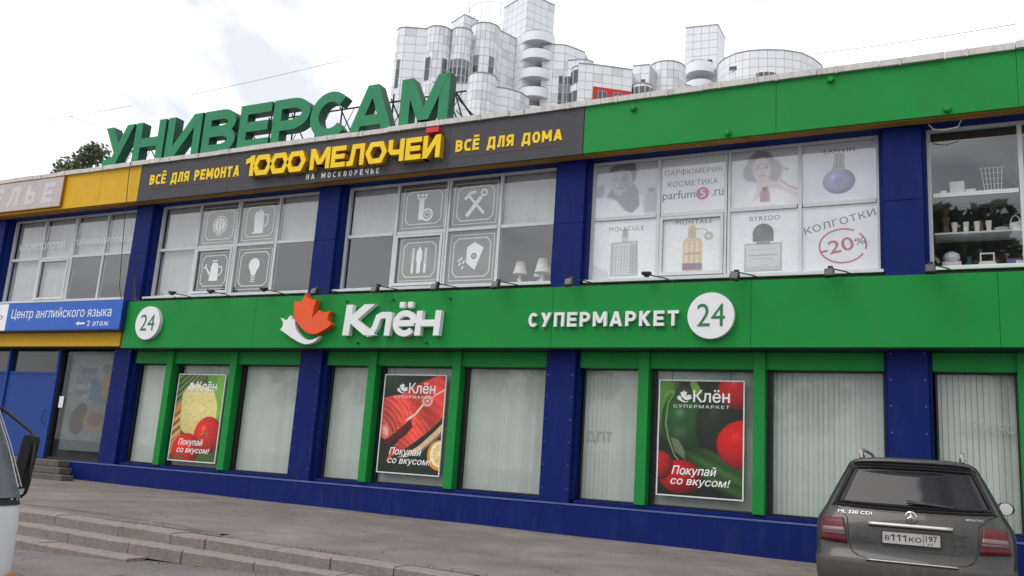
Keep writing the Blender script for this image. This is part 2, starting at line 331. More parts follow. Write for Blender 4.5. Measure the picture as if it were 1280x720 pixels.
# ------------------------------------------------------------------ built-in font lettering
def font_text(s,x0,x1,z0,z1,y,mt,parent,depth=0,off=0,shear=0,split=False,name='lettering',space=1,rot=0,keep=False,bev=0,scale_only=None):
    c=bpy.data.curves.new('tmp','FONT'); c.body=s; c.size=1; c.offset=0; c.shear=shear; c.space_character=space; c.resolution_u=4
    c.extrude=depth/2 if depth else 0; c.fill_mode='FRONT' if not depth else 'BOTH'
    o=bpy.data.objects.new('tmp',c); COL.objects.link(o); bpy.context.view_layer.update()
    cu=o.to_curve(bpy.context.evaluated_depsgraph_get()); cont=[]
    for sp_ in cu.splines:
        q=[]
        if sp_.type=='BEZIER':
            P=sp_.bezier_points; n_=len(P)
            for k_ in range(n_):
                a_,b2=P[k_],P[(k_+1)%n_]; ln=(b2.co-a_.co).length; st_=(a_.handle_right-a_.co).cross(b2.co-a_.co).length+(b2.handle_left-b2.co).cross(b2.co-a_.co).length
                m_=1 if st_<1e-5 else 5
                for t_ in range(m_):
                    t=t_/m_; u=1-t; p_=a_.co*u**3+a_.handle_right*(3*u*u*t)+b2.handle_left*(3*u*t*t)+b2.co*t**3; q.append((p_.x,p_.y))
        else: q=[(p_.co.x,p_.co.y) for p_ in sp_.points]
        if len(q)>2: cont.append(q)
    o.to_curve_clear(); bpy.data.objects.remove(o); bpy.data.curves.remove(c)
    # non-zero winding fill: the font's outlines overlap and cross themselves
    pv=[];pe=[]
    for q in cont:
        b0=len(pv); pv+=[Vector(p_) for p_ in q]; pe+=[(b0+k_,b0+(k_+1)%len(q)) for k_ in range(len(q))]
    ov,oe,of_,_,_,_=delaunay_2d_cdt(pv,pe,[],0,1e-6); bm=B(); vv=[bm.verts.new((v.x,v.y,0)) for v in ov]
    A_=np.concatenate([np.array(q) for q in cont]); B_=np.concatenate([np.roll(np.array(q),-1,axis=0) for q in cont])
    for t_ in of_:
        cx_=sum(ov[k_].x for k_ in t_)/len(t_); cy_=sum(ov[k_].y for k_ in t_)/len(t_)
        sd_=(B_[:,0]-A_[:,0])*(cy_-A_[:,1])-(cx_-A_[:,0])*(B_[:,1]-A_[:,1])
        wn=int(((A_[:,1]<=cy_)&(B_[:,1]>cy_)&(sd_>0)).sum())-int(((A_[:,1]>cy_)&(B_[:,1]<=cy_)&(sd_<0)).sum())
        if wn!=0: bm.faces.new([vv[k_] for k_ in t_])
    for v in [v for v in bm.verts if not v.link_faces]: bm.verts.remove(v)
    xs=[v.co.x for v in bm.verts]; ys=[v.co.y for v in bm.verts]; ax,bx_,ay,by=min(xs),max(xs),min(ys),max(ys)
    kx=(x1-x0)/(bx_-ax); kz=(z1-z0)/(by-ay) if not keep else kx
    cr_,sr=math.cos(rot),math.sin(rot); mxx,mzz=(x0+x1)/2,(z0+z1)/2
    for v in bm.verts:
        X=x0+(v.co.x-ax)*kx; Z=z0+(v.co.y-ay)*kz; Y=y-v.co.z-(depth/2 if depth else 0)
        dx,dz=X-mxx,Z-mzz
        v.co=(mxx+dx*cr_-dz*sr,Y,mzz+dx*sr+dz*cr_)
    if off>0 and not depth:
        b_=off*.8*kz; src=bm.copy(); geo=[]
        for i,(dx,dz) in enumerate(((b_,0),(-b_,0),(0,b_),(0,-b_))):
            q=src.copy(); bmesh.ops.translate(q,verts=q.verts,vec=(dx,.00025*(i+1),dz)); tm=bpy.data.meshes.new('tmp'); q.to_mesh(tm); q.free(); bm.from_mesh(tm); bpy.data.meshes.remove(tm)
        src.free()
    if not split:
        return obj(name,bm,mt,parent)
    bm.verts.index_update(); bm.verts.ensure_lookup_table(); comp={}
    for v in bm.verts:
        if v.index in comp: continue
        st=[v]; ids=[]; comp[v.index]=1
        while st:
            a=st.pop(); ids.append(a.index)
            for e_ in a.link_edges:
                b_=e_.other_vert(a)
                if b_.index not in comp: comp[b_.index]=1; st.append(b_)
        comp.setdefault('l',[]).append(ids)
    isl=[(min(bm.verts[i].co.x for i in ids),max(bm.verts[i].co.x for i in ids),set(ids)) for ids in comp['l']]; isl.sort(key=lambda q:q[0])
    gr=[]
    for a,b_,ids in isl:
        if gr and a<gr[-1][1]-.25*min(b_-a,gr[-1][1]-gr[-1][0]): gr[-1]=(gr[-1][0],max(b_,gr[-1][1]),gr[-1][2]|ids)
        else: gr.append((a,b_,ids))
    for a,b_,ids in gr:
        q=bm.copy(); q.verts.ensure_lookup_table(); bmesh.ops.delete(q,geom=[v for v in q.verts if v.index not in ids],context='VERTS'); obj('letter',q,mt,parent)
    bm.free()
# ------------------------------------------------------------------ flat printed pictures (computed pixels)
class Pic:
    def __init__(s,w,h,bg):
        s.w,s.h=w,h; s.a=np.zeros((h,w,3))+np.array(bg)/255.; yy,xx=np.mgrid[0:h,0:w]; s.x=(xx+.5)/w; s.y=(yy+.5)/h; s.asp=h/w; s.rng=np.random.RandomState(3)
    def put(s,mask,c,al=1):
        mask=np.clip(mask,0,1)*al
        c=c if isinstance(c,np.ndarray) and c.ndim==3 else np.array(c)/255.
        s.a=s.a*(1-mask[...,None])+c*mask[...,None]
    def ell(s,cx,cy,rx,ry,c,rot=0,al=1,soft=.03,clip=None):
        """radii as fractions of the width"""
        dx=s.x-cx; dy=(s.y-cy)*s.asp; cr_,sr=math.cos(R(rot)),math.sin(R(rot)); u=(dx*cr_+dy*sr)/rx; v=(-dx*sr+dy*cr_)/ry; d=np.sqrt(u*u+v*v)
        mk=np.clip((1-d)/soft,0,1)
        if clip is not None: mk=mk*clip
        s.put(mk,c,al); return mk
    def ball(s,cx,cy,r,c,lx=-.35,ly=.35,ry=None,rot=0,dark=.35,hi=.5):
        ry=ry or r; dx=s.x-cx; dy=(s.y-cy)*s.asp; cr_,sr=math.cos(R(rot)),math.sin(R(rot)); u=(dx*cr_+dy*sr)/r; v=(-dx*sr+dy*cr_)/ry; d=np.sqrt(u*u+v*v)
        nz=np.sqrt(np.clip(1-d*d,0,1)); sh=dark+(1-dark)*np.clip(u*lx*1.2+v*ly*1.2+nz*.85,0,1); col=np.array(c)/255.*sh[...,None]
        col=col+hi*np.exp(-((u-lx)**2+(v-ly)**2)/.02)[...,None]; s.put(np.clip((1-d)/.03,0,1),np.clip(col,0,1))
    def poly(s,pts,c,al=1):
        m_=np.zeros(s.x.shape,bool); n=len(pts)
        for i in range(n):
            (x1,y1),(x2,y2)=pts[i],pts[(i+1)%n]
            if y1==y2: continue
            cnd=((s.y<y1)!=(s.y<y2))&(s.x<(x2-x1)*(s.y-y1)/(y2-y1)+x1); m_^=cnd
        s.put(m_.astype(float),c,al); return m_.astype(float)
    def line(s,pts,wd,c,al=1,clip=None):
        mk=np.zeros(s.x.shape)
        for (x1,y1),(x2,y2) in zip(pts,pts[1:]):
            ax,ay,bx_,by=x1,y1*s.asp,x2,y2*s.asp; px,py=s.x-ax,s.y*s.asp-ay; L2=(bx_-ax)**2+(by-ay)**2+1e-9
            t=np.clip((px*(bx_-ax)+py*(by-ay))/L2,0,1); d=np.hypot(px-t*(bx_-ax),py-t*(by-ay)); mk=np.maximum(mk,np.clip((wd/2-d)/(wd*.3)+.5,0,1))
        if clip is not None: mk=mk*clip
        s.put(mk,c,al)
    def noise(s,amp,k=8):
        g=s.rng.rand(s.h//k+2,s.w//k+2); yi=(np.arange(s.h)/k); xi=(np.arange(s.w)/k); y0=yi.astype(int); x0=xi.astype(int); fy=(yi-y0)[:,None]; fx=(xi-x0)[None]
        v=g[y0][:,x0]*(1-fy)*(1-fx)+g[y0+1][:,x0]*fy*(1-fx)+g[y0][:,x0+1]*(1-fy)*fx+g[y0+1][:,x0+1]*fy*fx; s.a=np.clip(s.a*(1+(v-.5)[...,None]*2*amp),0,1)
    def blur(s,n):
        for _ in range(n):
            a=np.pad(s.a,((1,1),(1,1),(0,0)),'edge'); s.a=(a[:-2,1:-1]+a[2:,1:-1]+a[1:-1,:-2]+a[1:-1,2:]+2*a[1:-1,1:-1])/6
    def material(s,name,rough=.4):
        im=bpy.data.images.new(name,s.w,s.h); px=np.ones((s.h,s.w,4),np.float32); px[...,:3]=s.a; im.pixels.foreach_set(px.ravel()); im.update(); im.pack()
        mt=bpy.data.materials.new(name); mt.use_nodes=True; t=mt.node_tree; b=t.nodes['Principled BSDF']; b.inputs['Roughness'].default_value=rough
        ti=N(t,'ShaderNodeTexImage'); ti.image=im; t.links.new(ti.outputs[0],b.inputs['Base Color']); return mt
def pane(x0,x1,y,z0,z1):
    bm=B(); flat(bm,[(x0,z0),(x1,z0),(x1,z1),(x0,z1)],y); return bm
def picture(name,x0,x1,z0,z1,y,mt,parent,th=.004):
    bm=B(); box(bm,x0,x1,y,y+th,z0,z1); uv=bm.loops.layers.uv.new('uv')
    for f in bm.faces:
        for l in f.loops: l[uv].uv=((l.vert.co.x-x0)/(x1-x0),(l.vert.co.z-z0)/(z1-z0))
    return obj(name,bm,mt,parent)
# ================================================================== GROUND
def pavz(x,y):
    x=max(min(x,40),-40); return -.5-.0085*x-(.004+.0036*min(max(x-1,0),12))*min(-y,6.6)
def edge_y(x): return -6.42+.085*min(max(x,-8),7.6)
def streetz(x,y): return -.985+.012*max(min(x,12),0)
def sheet(xs,rows,name,mt,kind='structure'):
    bm=B(); g=[[bm.verts.new(p) for p in rows(x)] for x in xs]
    for a,b in zip(g,g[1:]):
        for i in range(len(a)-1): bm.faces.new((a[i],b[i],b[i+1],a[i+1]))
    return obj(name,bm,mt,kind=kind)
def prow(x):
    ey=edge_y(x)+.33 if x<8.6 else edge_y(x)+.33-(x-8.6)*.0
    return [(x,ey+(0.6-ey)*k/10,pavz(x,ey+(0.6-ey)*k/10)+.006*math.sin(x*1.7+k)*math.sin(k*1.3)) for k in range(11)]
sheet([-40+.5*i for i in range(141)],prow,'pavement','asphalt')
def rrow(x):
    y1=edge_y(x)+.36
    if x>8.6:   # the kerb drops and the street meets the pavement where cars drive up
        t=min((x-8.6)/1.5,1); zt=streetz(x,0)*(1-t)+(pavz(x,y1)-.006)*t
    else: zt=streetz(x,0)
    ys=[y1,-6.9,-7.6,-9,-12,-20,-40,-300]
    return [(x,y,(zt if y>=-6.95 else zt+(streetz(x,0)-zt)*min((-y-6.9)/3,1))) for y in ys]
sheet([-400,-60,-40,-20]+[-8+.5*i for i in range(77)]+[40,60,400],rrow,'street','road')
gb=B(); flat_=[gb.verts.new(p) for p in ((-600,-300,-1.06),(600,-300,-1.06),(600,700,-1.06),(-600,700,-1.06))]; gb.faces.new(flat_); obj('ground',gb,'road',kind='structure')
# granite steps down from the pavement: separate blocks
steps=thing('granite_steps','low flight of worn pink granite steps between pavement and street','steps',(3,-6.3,-.7))
def block(xa,xb,drop,back,depth,h,jit):
    bm=B(); n=max(2,int((xb-xa)/.25)); top=[];rows=[]
    dz=random.uniform(-jit,jit); dy=random.uniform(-jit,jit)*1.3
    xs=[xa+.006+(xb-xa-.012)*i/n for i in range(n+1)]
    for x in xs:
        ye=edge_y(x)-back+dy+random.uniform(-.006,.006); z=pavz(x,edge_y(x))-drop+dz
        c=.014+random.uniform(0,.01)
        rows.append([bm.verts.new(p) for p in ((x,ye+depth,z+.002),(x,ye+c,z+random.uniform(-.004,.002)),(x,ye,z-c),(x,ye+random.uniform(-.006,.006),z-h))])
    for a,b in zip(rows,rows[1:]):
        for i in range(3): bm.faces.new((a[i],a[i+1],b[i+1],b[i]))
    for r_ in (rows[0],rows[-1][::-1]):
        bm.faces.new(r_)
    return obj('granite_block',bm,'granite',steps)
J1=[-8,-6.8,-5.6,-4.4,-3.3,-2.2,-1.0,.1,1.2,2.4,3.34,3.92,4.99,5.89,6.78,7.7,8.6]
J2=[-8,-6.5,-5.2,-4,-2.9,-1.7,-.5,.65,1.85,2.95,3.85,5.0,6.2,7.3,8.2]
J3=[-8,-6.4,-4.8,-3.2,-1.6,0.2,1.7,3.3]
for a,b in zip(J1,J1[1:]): block(a,b,0,0,.36,.155,.007)
for a,b in zip(J2,J2[1:]): block(a,b,.152,.31,.33,.17,.007)
for a,b in zip(J3,J3[1:]): block(a,b,.30,.64,.36,.16,.004)
# thin broken lip of an older asphalt layer behind the steps
lip=B(); pr=None
for i in range(60):
    x=-8+i*.2; y=edge_y(x)+.66+.03*math.sin(i*1.9)+random.uniform(-.012,.012)
    if x>3.2: y=edge_y(x)+.40+.08*math.sin(i*.8)+random.uniform(-.02,.02)
    z=pavz(x,y)+.012; q=[lip.verts.new(p) for p in ((x,y,z+.014),(x,y-.012,z-.02),(x,y+.20,z-.004))]
    if pr: 
        lip.faces.new((pr[0],pr[1],q[1],q[0])); lip.faces.new((pr[2],pr[0],q[0],q[2]))
    pr=q
obj('asphalt_patch',lip,'asphalt',kind='structure')
# weeds and litter in the joint
gr=B()
for i in range(420):
    x=random.choice([random.gauss(3.0,.35),random.gauss(5.6,.5),random.gauss(2.6,.6),random.uniform(2,8)]); f=random.random()
    y=edge_y(x)+.37+random.uniform(-.02,.05) if f<.55 else edge_y(x)-.46+random.uniform(-.03,.03)-.02; z=pavz(x,y)+.0 if f<.55 else streetz(x,0)
    a=random.uniform(0,6.28); h=random.uniform(.01,.035); dx,dy=math.cos(a)*.006,math.sin(a)*.006; lx,ly=random.uniform(-.02,.02),random.uniform(-.02,.02)
    gr.faces.new([gr.verts.new(p) for p in ((x-dx,y-dy,z),(x+dx,y+dy,z),(x+lx,y+ly,z+h))])
tag(obj('grass',gr,mat('weed_green',(.09,.11,.035),.8,var=.4),kind='stuff'),'short weeds growing in the joints of the granite steps','grass')
lt=B()
for i in range(110):
    x=random.uniform(-5,11); y=random.uniform(-6,-.3) if random.random()<.7 else random.uniform(-9,-7.2); z=(pavz(x,y) if y>-6.1 else streetz(x,y))+.009; r_=random.uniform(.006,.022)
    lt.faces.new([lt.verts.new((x+r_*math.cos(a)*random.uniform(.6,1),y+r_*math.sin(a)*random.uniform(.6,1.4),z)) for a in (0,1.2,2.5,3.8,5)])
tag(obj('litter',lt,mat('litter_white',(.6,.58,.55),.8),kind='stuff'),'small pale scraps of litter scattered over the asphalt','litter')
# ================================================================== BUILDING
bl=thing('supermarket_building','long two-storey shop building with blue piers, green bands and ribbon windows','building',(3,0,-.6))
XL,XR=-18.0,24.6; PITCH=6.0
for k in range(-3,5):
    X=k*PITCH
    # upper half (between band and fascia): two cladding sheets, lower half one sheet
    for (za,zb) in ((3.9,5.33),(5.334,6.62)):
        p=B(); box(p,X,X+.6,0,.3,za,zb,bev=.006); box(p,X-.07,X-.001,.11,.3,za,zb); box(p,X+.601,X+.67,.11,.3,za,zb); obj('pier_panel',p,'blue',bl)
    p=B(); box(p,X,X+.6,0,.3,.0,2.9,bev=.006); 
    if k>=1: box(p,X-.05,X-.001,.12,.3,.07,2.9); box(p,X+.601,X+.65,.12,.3,.07,2.9)
    else: box(p,X+.601,X+.68,.12,.3,.07,2.9)
    pl=obj('pier_panel',p,'blue',bl)
    sc_=B()
    for z in [.25+.42*i for i in range(7)]:
        for xx in (X+.05,X+.55): box(sc_,xx-.006,xx+.006,-.004,.002,z-.006,z+.006)
    obj('screw',sc_,'steel',pl,kind='stuff')
# plinth in sheets
pj=[XL,-12,-9.5,-7.3]
px=[-7.3,-4.2,-1.0,2.1,5.2,8.3,11.4,14.5,17.6,20.7,XR]
for a,b in zip(px,px[1:]):
    p=B(); n=6; fr=[]
    top=[p.verts.new((a+(b-a-.004)*i/n,-.03,-.002)) for i in range(n+1)]; bot=[p.verts.new((a+(b-a-.004)*i/n,-.034-.004*math.sin(i*2.+a),-.85)) for i in range(n+1)]
    bk=[p.verts.new((a+(b-a-.004)*i/n,.30,.004)) for i in range(n+1)]
    for i in range(n):
        p.faces.new((top[i],bot[i],bot[i+1],top[i+1])); p.faces.new((bk[i],top[i],top[i+1],bk[i+1]))
    obj('plinth_panel',p,'blue',bl)
obj('plinth_edge',box(B(),-7.3,XR,-.040,-.030,-.03,.002),mat('worn_blue_edge',s2l((80,96,150)),.5,var=.3),bl)
for k in range(-1,4):
    obj('sill_strip',bx(k*6+.66,k*6+5.96,.10,.34,.004,.068,bev=.004),'blue',bl)
# green middle band in sheets
bjx=[-5.43,-1.2,2.5,6.2,9.9,13.6,17.3,21.0,XR]
for a,b in zip(bjx,bjx[1:]): 
    p=B(); box(p,a+.002,b-.002,-.30,.06,2.835,3.985,bev=.004); box(p,a+.002,b-.002,-.312,-.29,2.822,2.846); obj('band_panel',p,'green',bl)
obj('band_soffit',bx(-5.3,XR,-.27,.12,2.80,2.83),'black',bl)
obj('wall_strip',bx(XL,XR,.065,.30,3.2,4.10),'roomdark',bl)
# top fascia: green on the right, yellow on the left
gx=[6.65,10.3,14.0,17.7,21.2,XR]
for a,b in zip(gx,gx[1:]): obj('fascia_panel',bx(a+.002,b-.002,-.30,.0,6.63,7.60,bev=.004),'green',bl)
yx=[XL,-15,-12,-9.4,-7.2,-5.71]
for a,b in zip(yx,yx[1:]): obj('fascia_panel',bx(a+.002,b-.002,-.29,.0,6.645,7.60,bev=.004),'yellow',bl,'yellow fascia sheet')
obj('soffit',bx(XL,XR,-.26,-.05,6.612,6.628),'rust',bl)
obj('soffit',bx(XL,XR,-.05,.42,6.624,6.645),'blue',bl)
for i in range(43):
    x=XL+i*1.0; z=7.60+random.uniform(-.006,.008); p=B(); x1=min(x+.99,XR)
    box(p,x,x1,-.36+random.uniform(-.01,.01),.25,z,z+.105+random.uniform(0,.012)); box(p,x+.3,x+.33,-.375,-.35,z-.02,z+.11); obj('coping_sheet',p,'coping',bl)
obj('roof',bx(XL,XR,.25,14,7.45,7.62),'coping',bl)
for (a,b,c,d) in ((XL,XR,13.8,14),(XL-.2,XL,.0,14),(XR,XR+.2,.0,14)): obj('wall',bx(a,b,c,d,-.9,7.45),'screen',bl)
# rooms behind the glass
obj('interior_wall',bx(XL,XR,4.0,4.1,4.1,7.4),'room',bl)
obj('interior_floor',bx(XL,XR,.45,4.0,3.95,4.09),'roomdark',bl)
obj('ceiling',bx(XL,XR,.45,4.0,6.70,6.8),'room',bl)
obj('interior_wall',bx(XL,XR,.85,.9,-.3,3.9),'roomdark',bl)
for k in range(-3,5): obj('partition',bx(k*6+.1,k*6+.5,.32,4.0,4.09,6.7),'room',bl)
# ---------------------------------------------------------------- upper windows
CX=[.69,2.03,3.34,4.62,5.92]; ZS,ZM,ZT=4.2,5.45,6.62
def upper_window(k):
    X=k*6; wn=obj('window',bx(X+.66,X+5.98,.02,.36,4.125,4.178,bev=.004),'frame',bl,None)
    f=B(); box(f,X+.66,X+5.96,.27,.35,4.18,4.25); box(f,X+.66,X+5.96,.27,.35,6.57,6.62)
    for i,c in enumerate(CX):
        hw=.055 if i==2 else .032 if 0<i<4 else .04
        if i==2: box(f,X+c-hw,X+c-.008,.262,.35,4.25,6.57); box(f,X+c+.008,X+c+hw,.262,.35,4.25,6.57)
        else: box(f,X+c-hw,X+c+hw,.265,.35,4.25,6.57)
    for i in range(4): box(f,X+CX[i]+.05,X+CX[i+1]-.05,.268,.35,ZM-.035,ZM+.035)
    obj('frame',f,'frame',wn)
    s=B(); a,b=X+CX[1]+.045,X+CX[2]-.065
    for q in ((a,a+.055,4.262,5.40),(b-.055,b,4.262,5.40),(a+.056,b-.056,4.262,4.32),(a+.056,b-.056,5.345,5.40)): box(s,q[0],q[1],.245,.29,q[2],q[3])
    obj('opening_sash',s,'frame',wn)
    for i in range(4):
        for (z0,z1) in ((4.25,ZM-.035),(ZM+.035,6.57)):
            obj('pane',pane(X+CX[i]+.033,X+CX[i+1]-.033,.294,z0,z1),'glass',wn)
    return wn
wins={k:upper_window(k) for k in (-2,-1,0,1,2)}
def screen(k,i,row,mt='screen',name='blind',y=.40):
    X=k*6; z0,z1=((4.26,ZM) if row==0 else (ZM,6.58))
    p=B(); n=10; pr=None
    for j in range(n+1):
        x=X+CX[i]+.03+(CX[i+1]-CX[i]-.06)*j/n; yy=y+.012*math.sin(j*1.7+i+row); q=(p.verts.new((x,yy,z0)),p.verts.new((x,yy,z1)))
        if pr: p.faces.new((pr[0],q[0],q[1],pr[1]))
        pr=q
    obj(name,p,mt,wins[k])
for k in (-1,0):
    for i in (0,3): screen(k,i,1)
    screen(k,0,0,'screen') if k==-1 else None
for i in range(4): screen(-2,i,1); 
screen(-2,0,0); screen(-2,1,0)
screen(2,0,1,'film',y=2.2); screen(2,1,1,'film',y=2.2)
# ---------------------------------------------------------------- ground floor glazing
P1,P2=(1.82,2.02),(3.88,4.08)
def low_window(k):
    X=k*6; wn=obj('shop_window',bx(X+.655,X+5.95,.12,.30,2.50,2.80,bev=.004),'greenpost',bl,None)
    for (a,b) in (P1,P2):
        obj('post',bx(X+a,X+b,.06,.31,.07,2.80,bev=.006),'greenpost',wn)
        obj('gasket',bx(X+b+.001,X+b+.07,.27,.33,.07,2.5),'black',wn)
    sp=[(.69,P1[0]),(P1[1]+.07,P2[0]),(P2[1]+.07,5.95)]
    for (a,b) in sp:
        fr=B(); 
        for q in ((a,a+.03,.08,2.5),(b-.03,b,.08,2.5),(a+.031,b-.031,.08,.105),(a+.031,b-.031,2.475,2.5)): box(fr,X+q[0],X+q[1],.285,.315,q[2],q[3])
        obj('glazing_frame',fr,'metal',wn)
        obj('pane',pane(X+a+.03,X+b-.03,.300,.105,2.475),'glasslow',wn)
        p=B(); x=X+a; i=0
        while x<X+b+.02:
            tw=.010+random.uniform(-.004,.004)
            q=[p.verts.new(c) for c in ((x,.40-tw,.10),(x+.0805,.40+tw,.10),(x+.0805,.40+tw,2.55),(x,.40-tw,2.55))]; p.faces.new(q); x+=.083+random.uniform(0,.002); i+=1
        obj('vertical_blind',p,'blind',wn,kind='stuff')
for k in (-1,0,1,2): low_window(k)
# left end of the ground floor: doorway, display window
dw=obj('display_window',bx(-8.30,-6.0,.22,.32,2.86,2.95),'metal',bl)
fr=B()
for q in ((-8.32,-8.24,.0,2.86),(-6.10,-6.0,.0,2.86),(-8.239,-6.101,.0,.05)): box(fr,q[0],q[1],.22,.32,q[2],q[3])
obj('frame',fr,'metal',dw)
obj('pane',pane(-8.24,-6.1,.272,.05,2.86),'glasslow',dw)
obj('backing',bx(-8.24,-6.1,.5,.52,.05,2.86),mat('dusty_backing',s2l((60,66,66)),.8,var=.25,scale=1.5),dw)
for (a,b) in ((-10.32,-8.34),(-12.4,-10.40),(-14.5,-12.48),(-16.6,-14.58)):
    d=obj('door_panel',bx(a,b,.20,.30,.0,2.17,bev=.008),'doorblue',bl)
    t_=obj('transom',bx(a,b,.2,.3,2.18,2.25),'doorblue',bl); obj('pane',bx(a+.04,b-.04,.26,.264,2.25,2.82),mat('dark_pane',(.012,.013,.016),.15,.6),t_)
    obj('door_post',bx(b+.002,b+.078,.15,.3,0,2.86),'doorblue',bl)
obj('door_handle',tube(B(),[(-8.55,.2,1.25),(-8.55,.13,1.2),(-8.55,.13,.95),(-8.55,.2,.9)],.012),'metal',bl)
obj('yellow_strip',bx(XL,-5.62,-.20,.06,2.88,3.24,bev=.004),'yellow',bl)
obj('lintel',bx(XL,-6.0,-.1,.3,2.86,2.90),'roomdark',bl)
# ---------------------------------------------------------------- entrance steps of dark stone
es=thing('entrance_steps','three dark stone steps up to the blue doors at the far left','steps',(-10,-.5,-.5))
for i,(xe,ya,z) in enumerate(((-6.95,-.36,-.01),(-6.45,-.66,-.165),(-5.95,-.96,-.32))):
    obj('step',bx(-16,xe,ya,.2 if i==0 else ya+.34,z-.15-(0 if i<2 else .2),z,bev=.012),'darkstone',es)
# ================================================================== SIGNS
LEAF_O=[(.328,4.018),(.41,3.902),(.50,3.86),(.648,3.858),(.605,3.69),(.578,3.438),(.702,3.57),(.764,3.621),(.842,3.556),(.93,3.573),(1.078,3.589),(1.013,3.52),(1.003,3.406),(1.125,3.305),(1.035,3.233),(.875,3.151),(.76,3.11),(.654,3.097),(.55,3.108),(.463,3.143),(.365,3.20),(.282,3.268),(.205,3.34),(.143,3.419),(.09,3.52),(.055,3.628),(.045,3.741),(.048,3.84),(.132,3.815),(.203,3.813),(.26,3.855),(.297,3.905)]
LEAF_W=[(-.328,3.475),(-.253,3.429),(-.164,3.412),(-.11,3.461),(-.063,3.528),(-.003,3.448),(.089,3.401),(.10,3.33),(.124,3.258),(.18,3.17),(.251,3.10),(.34,3.03),(.439,2.988),(.53,2.975),(.625,2.98),(.72,3.01),(.819,3.059),(.72,2.957),(.64,2.915),(.555,2.892),(.48,2.883),(.408,2.885),(.28,2.92),(.162,2.971),(.03,3.03),(-.083,3.095),(-.19,3.15),(-.301,3.21),(-.244,3.274),(-.239,3.368)]
def leaf_shapes(cx,cz,s,asp=1.0):
    k=s/1.455
    return [(cx+(x-.4)*k,cz+(z-3.45)*k*asp) for x,z in LEAF_O],[(cx+(x-.4)*k,cz+(z-3.45)*k*asp) for x,z in LEAF_W]
SG='shop signs on the facade'
# --- roof sign
rs=thing('roof_sign','huge green three-dimensional УНИВЕРСАМ letters standing on the roof edge','sign',(-2.5,.4,7.7))
RW=[('У',-7.98,-6.88),('Н',-6.80,-5.65),('И',-5.56,-4.33),('В',-4.24,-3.10),('Е',-3.00,-1.98),('Р',-1.90,-.74),('С',-.72,.46),('А',.46,1.70),('М',1.84,3.20)]
for ch,a,b in RW:
    wd=(b-a)/1.2; t=.215; bm=B()
    for i,(pts,cl) in enumerate(glyph(ch,wd,t,8)):
        if ch=='М': pts=[[(t/2+.03,0),(t/2+.03,1)],[(wd-t/2-.03,0),(wd-t/2-.03,1)],[(t/2+.06,1),(wd/2,.12)],[(wd-t/2-.06,1),(wd/2,.12)]][i]
        if ch=='У' and i==1: pts=[(wd-t/2,1),(.40*wd,.14),(.02,t/2)]
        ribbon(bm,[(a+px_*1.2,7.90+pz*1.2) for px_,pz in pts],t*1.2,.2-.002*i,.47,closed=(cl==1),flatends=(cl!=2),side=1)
    obj('letter',bm,['roofgreen','roofshade'],rs)
f=B()
for z in (8.15,8.85): tube(f,[(-7.9,.70,z),(3.3,.70,z)],.022,5)
for x in np.arange(-7.7,3.4,.75):
    x=float(x); tube(f,[(x,.72,7.55),(x,.72,9.05)],.022,5); tube(f,[(x,.62,8.9),(x+.25,1.6,7.62)],.018,5); tube(f,[(x,.72,8.15),(x+.37,.72,8.85)],.012,4)
tube(f,[(3.15,.5,8.75),(3.9,.75,7.65)],.025,5); tube(f,[(3.15,.5,8.7),(3.5,.6,7.65)],.02,5)
obj('support_frame',f,'metal',rs)
# loose cables off the end of the roof letters
cb=B()
for (a,b,sg) in (((3.2,.5,8.6),(4.9,.8,7.62),.25),((3.2,.5,8.3),(4.5,.6,7.62),.15),((3.4,.5,7.9),(5.2,.8,7.65),.06)):
    tube(cb,[Vector(a).lerp(Vector(b),t)-Vector((0,0,sg*4*t*(1-t))) for t in [i/8 for i in range(9)]],.012,4)
tag(obj('cable',cb,'cable'),'thin dark cables hanging from the last roof letter to the parapet','cable')
# --- charcoal hardware shop sign
hs=thing('hardware_shop_sign','charcoal fascia sign with yellow 1000 МЕЛОЧЕЙ letters between two smaller lines','sign',(.5,-.3,6.63),SG)
for a,b in ((-5.70,-2.6),(-2.6,.5),(.5,3.6),(3.6,6.645)): obj('panel',bx(a+.0015,b-.0015,-.31,.0,6.62,7.60,bev=.004),'grey',hs)
stroke_text('ВСЁ ДЛЯ РЕМОНТА',-5.30,-2.26,7.03,7.30,6.99,7.27,-.32,.006,'yletter',hs,t=.24,gap=.22,base=.80)
stroke_text('ВСЁ ДЛЯ ДОМА',3.77,6.20,6.955,7.22,6.955,7.19,-.32,.006,'yletter',hs,t=.24,gap=.22,base=.80)
obj('underline',bx(-5.15,-2.2,-.317,-.312,6.915,6.925),'redline',hs); obj('underline',bx(3.8,6.15,-.317,-.312,6.85,6.86),'redline',hs)
obj('underline',bx(-1.2,-.5,-.317,-.312,6.735,6.745),'redline',hs); obj('underline',bx(2.05,2.6,-.317,-.312,6.735,6.745),'redline',hs)
stroke_text('НА МОСКВОРЕЧЬЕ',-.17,1.86,6.71,6.84,6.675,6.80,-.318,.004,'white',hs,t=.17,gap=.5,base=.62)
stroke_text('1000',-1.93,-.12,6.90,7.41,6.87,7.37,-.46,.15,'yletter',hs,t=.25,gap=-.12,base=1.0,hexo='0',side='yside',wid={'1':.55,'0':1.05})
ml=stroke_text('МЕЛОЧЕЙ',.02,3.47,6.875,7.38,6.83,7.34,-.46,.15,'yletter',hs,t=.24,gap=.10,base=.95,hexo='О',side='yside',wid={'О':1.15,'Ч':.85,'Л':.95})
obj('breve',bx(3.08,3.40,-.47,-.30,7.40,7.52,bev=.01),'red',hs)
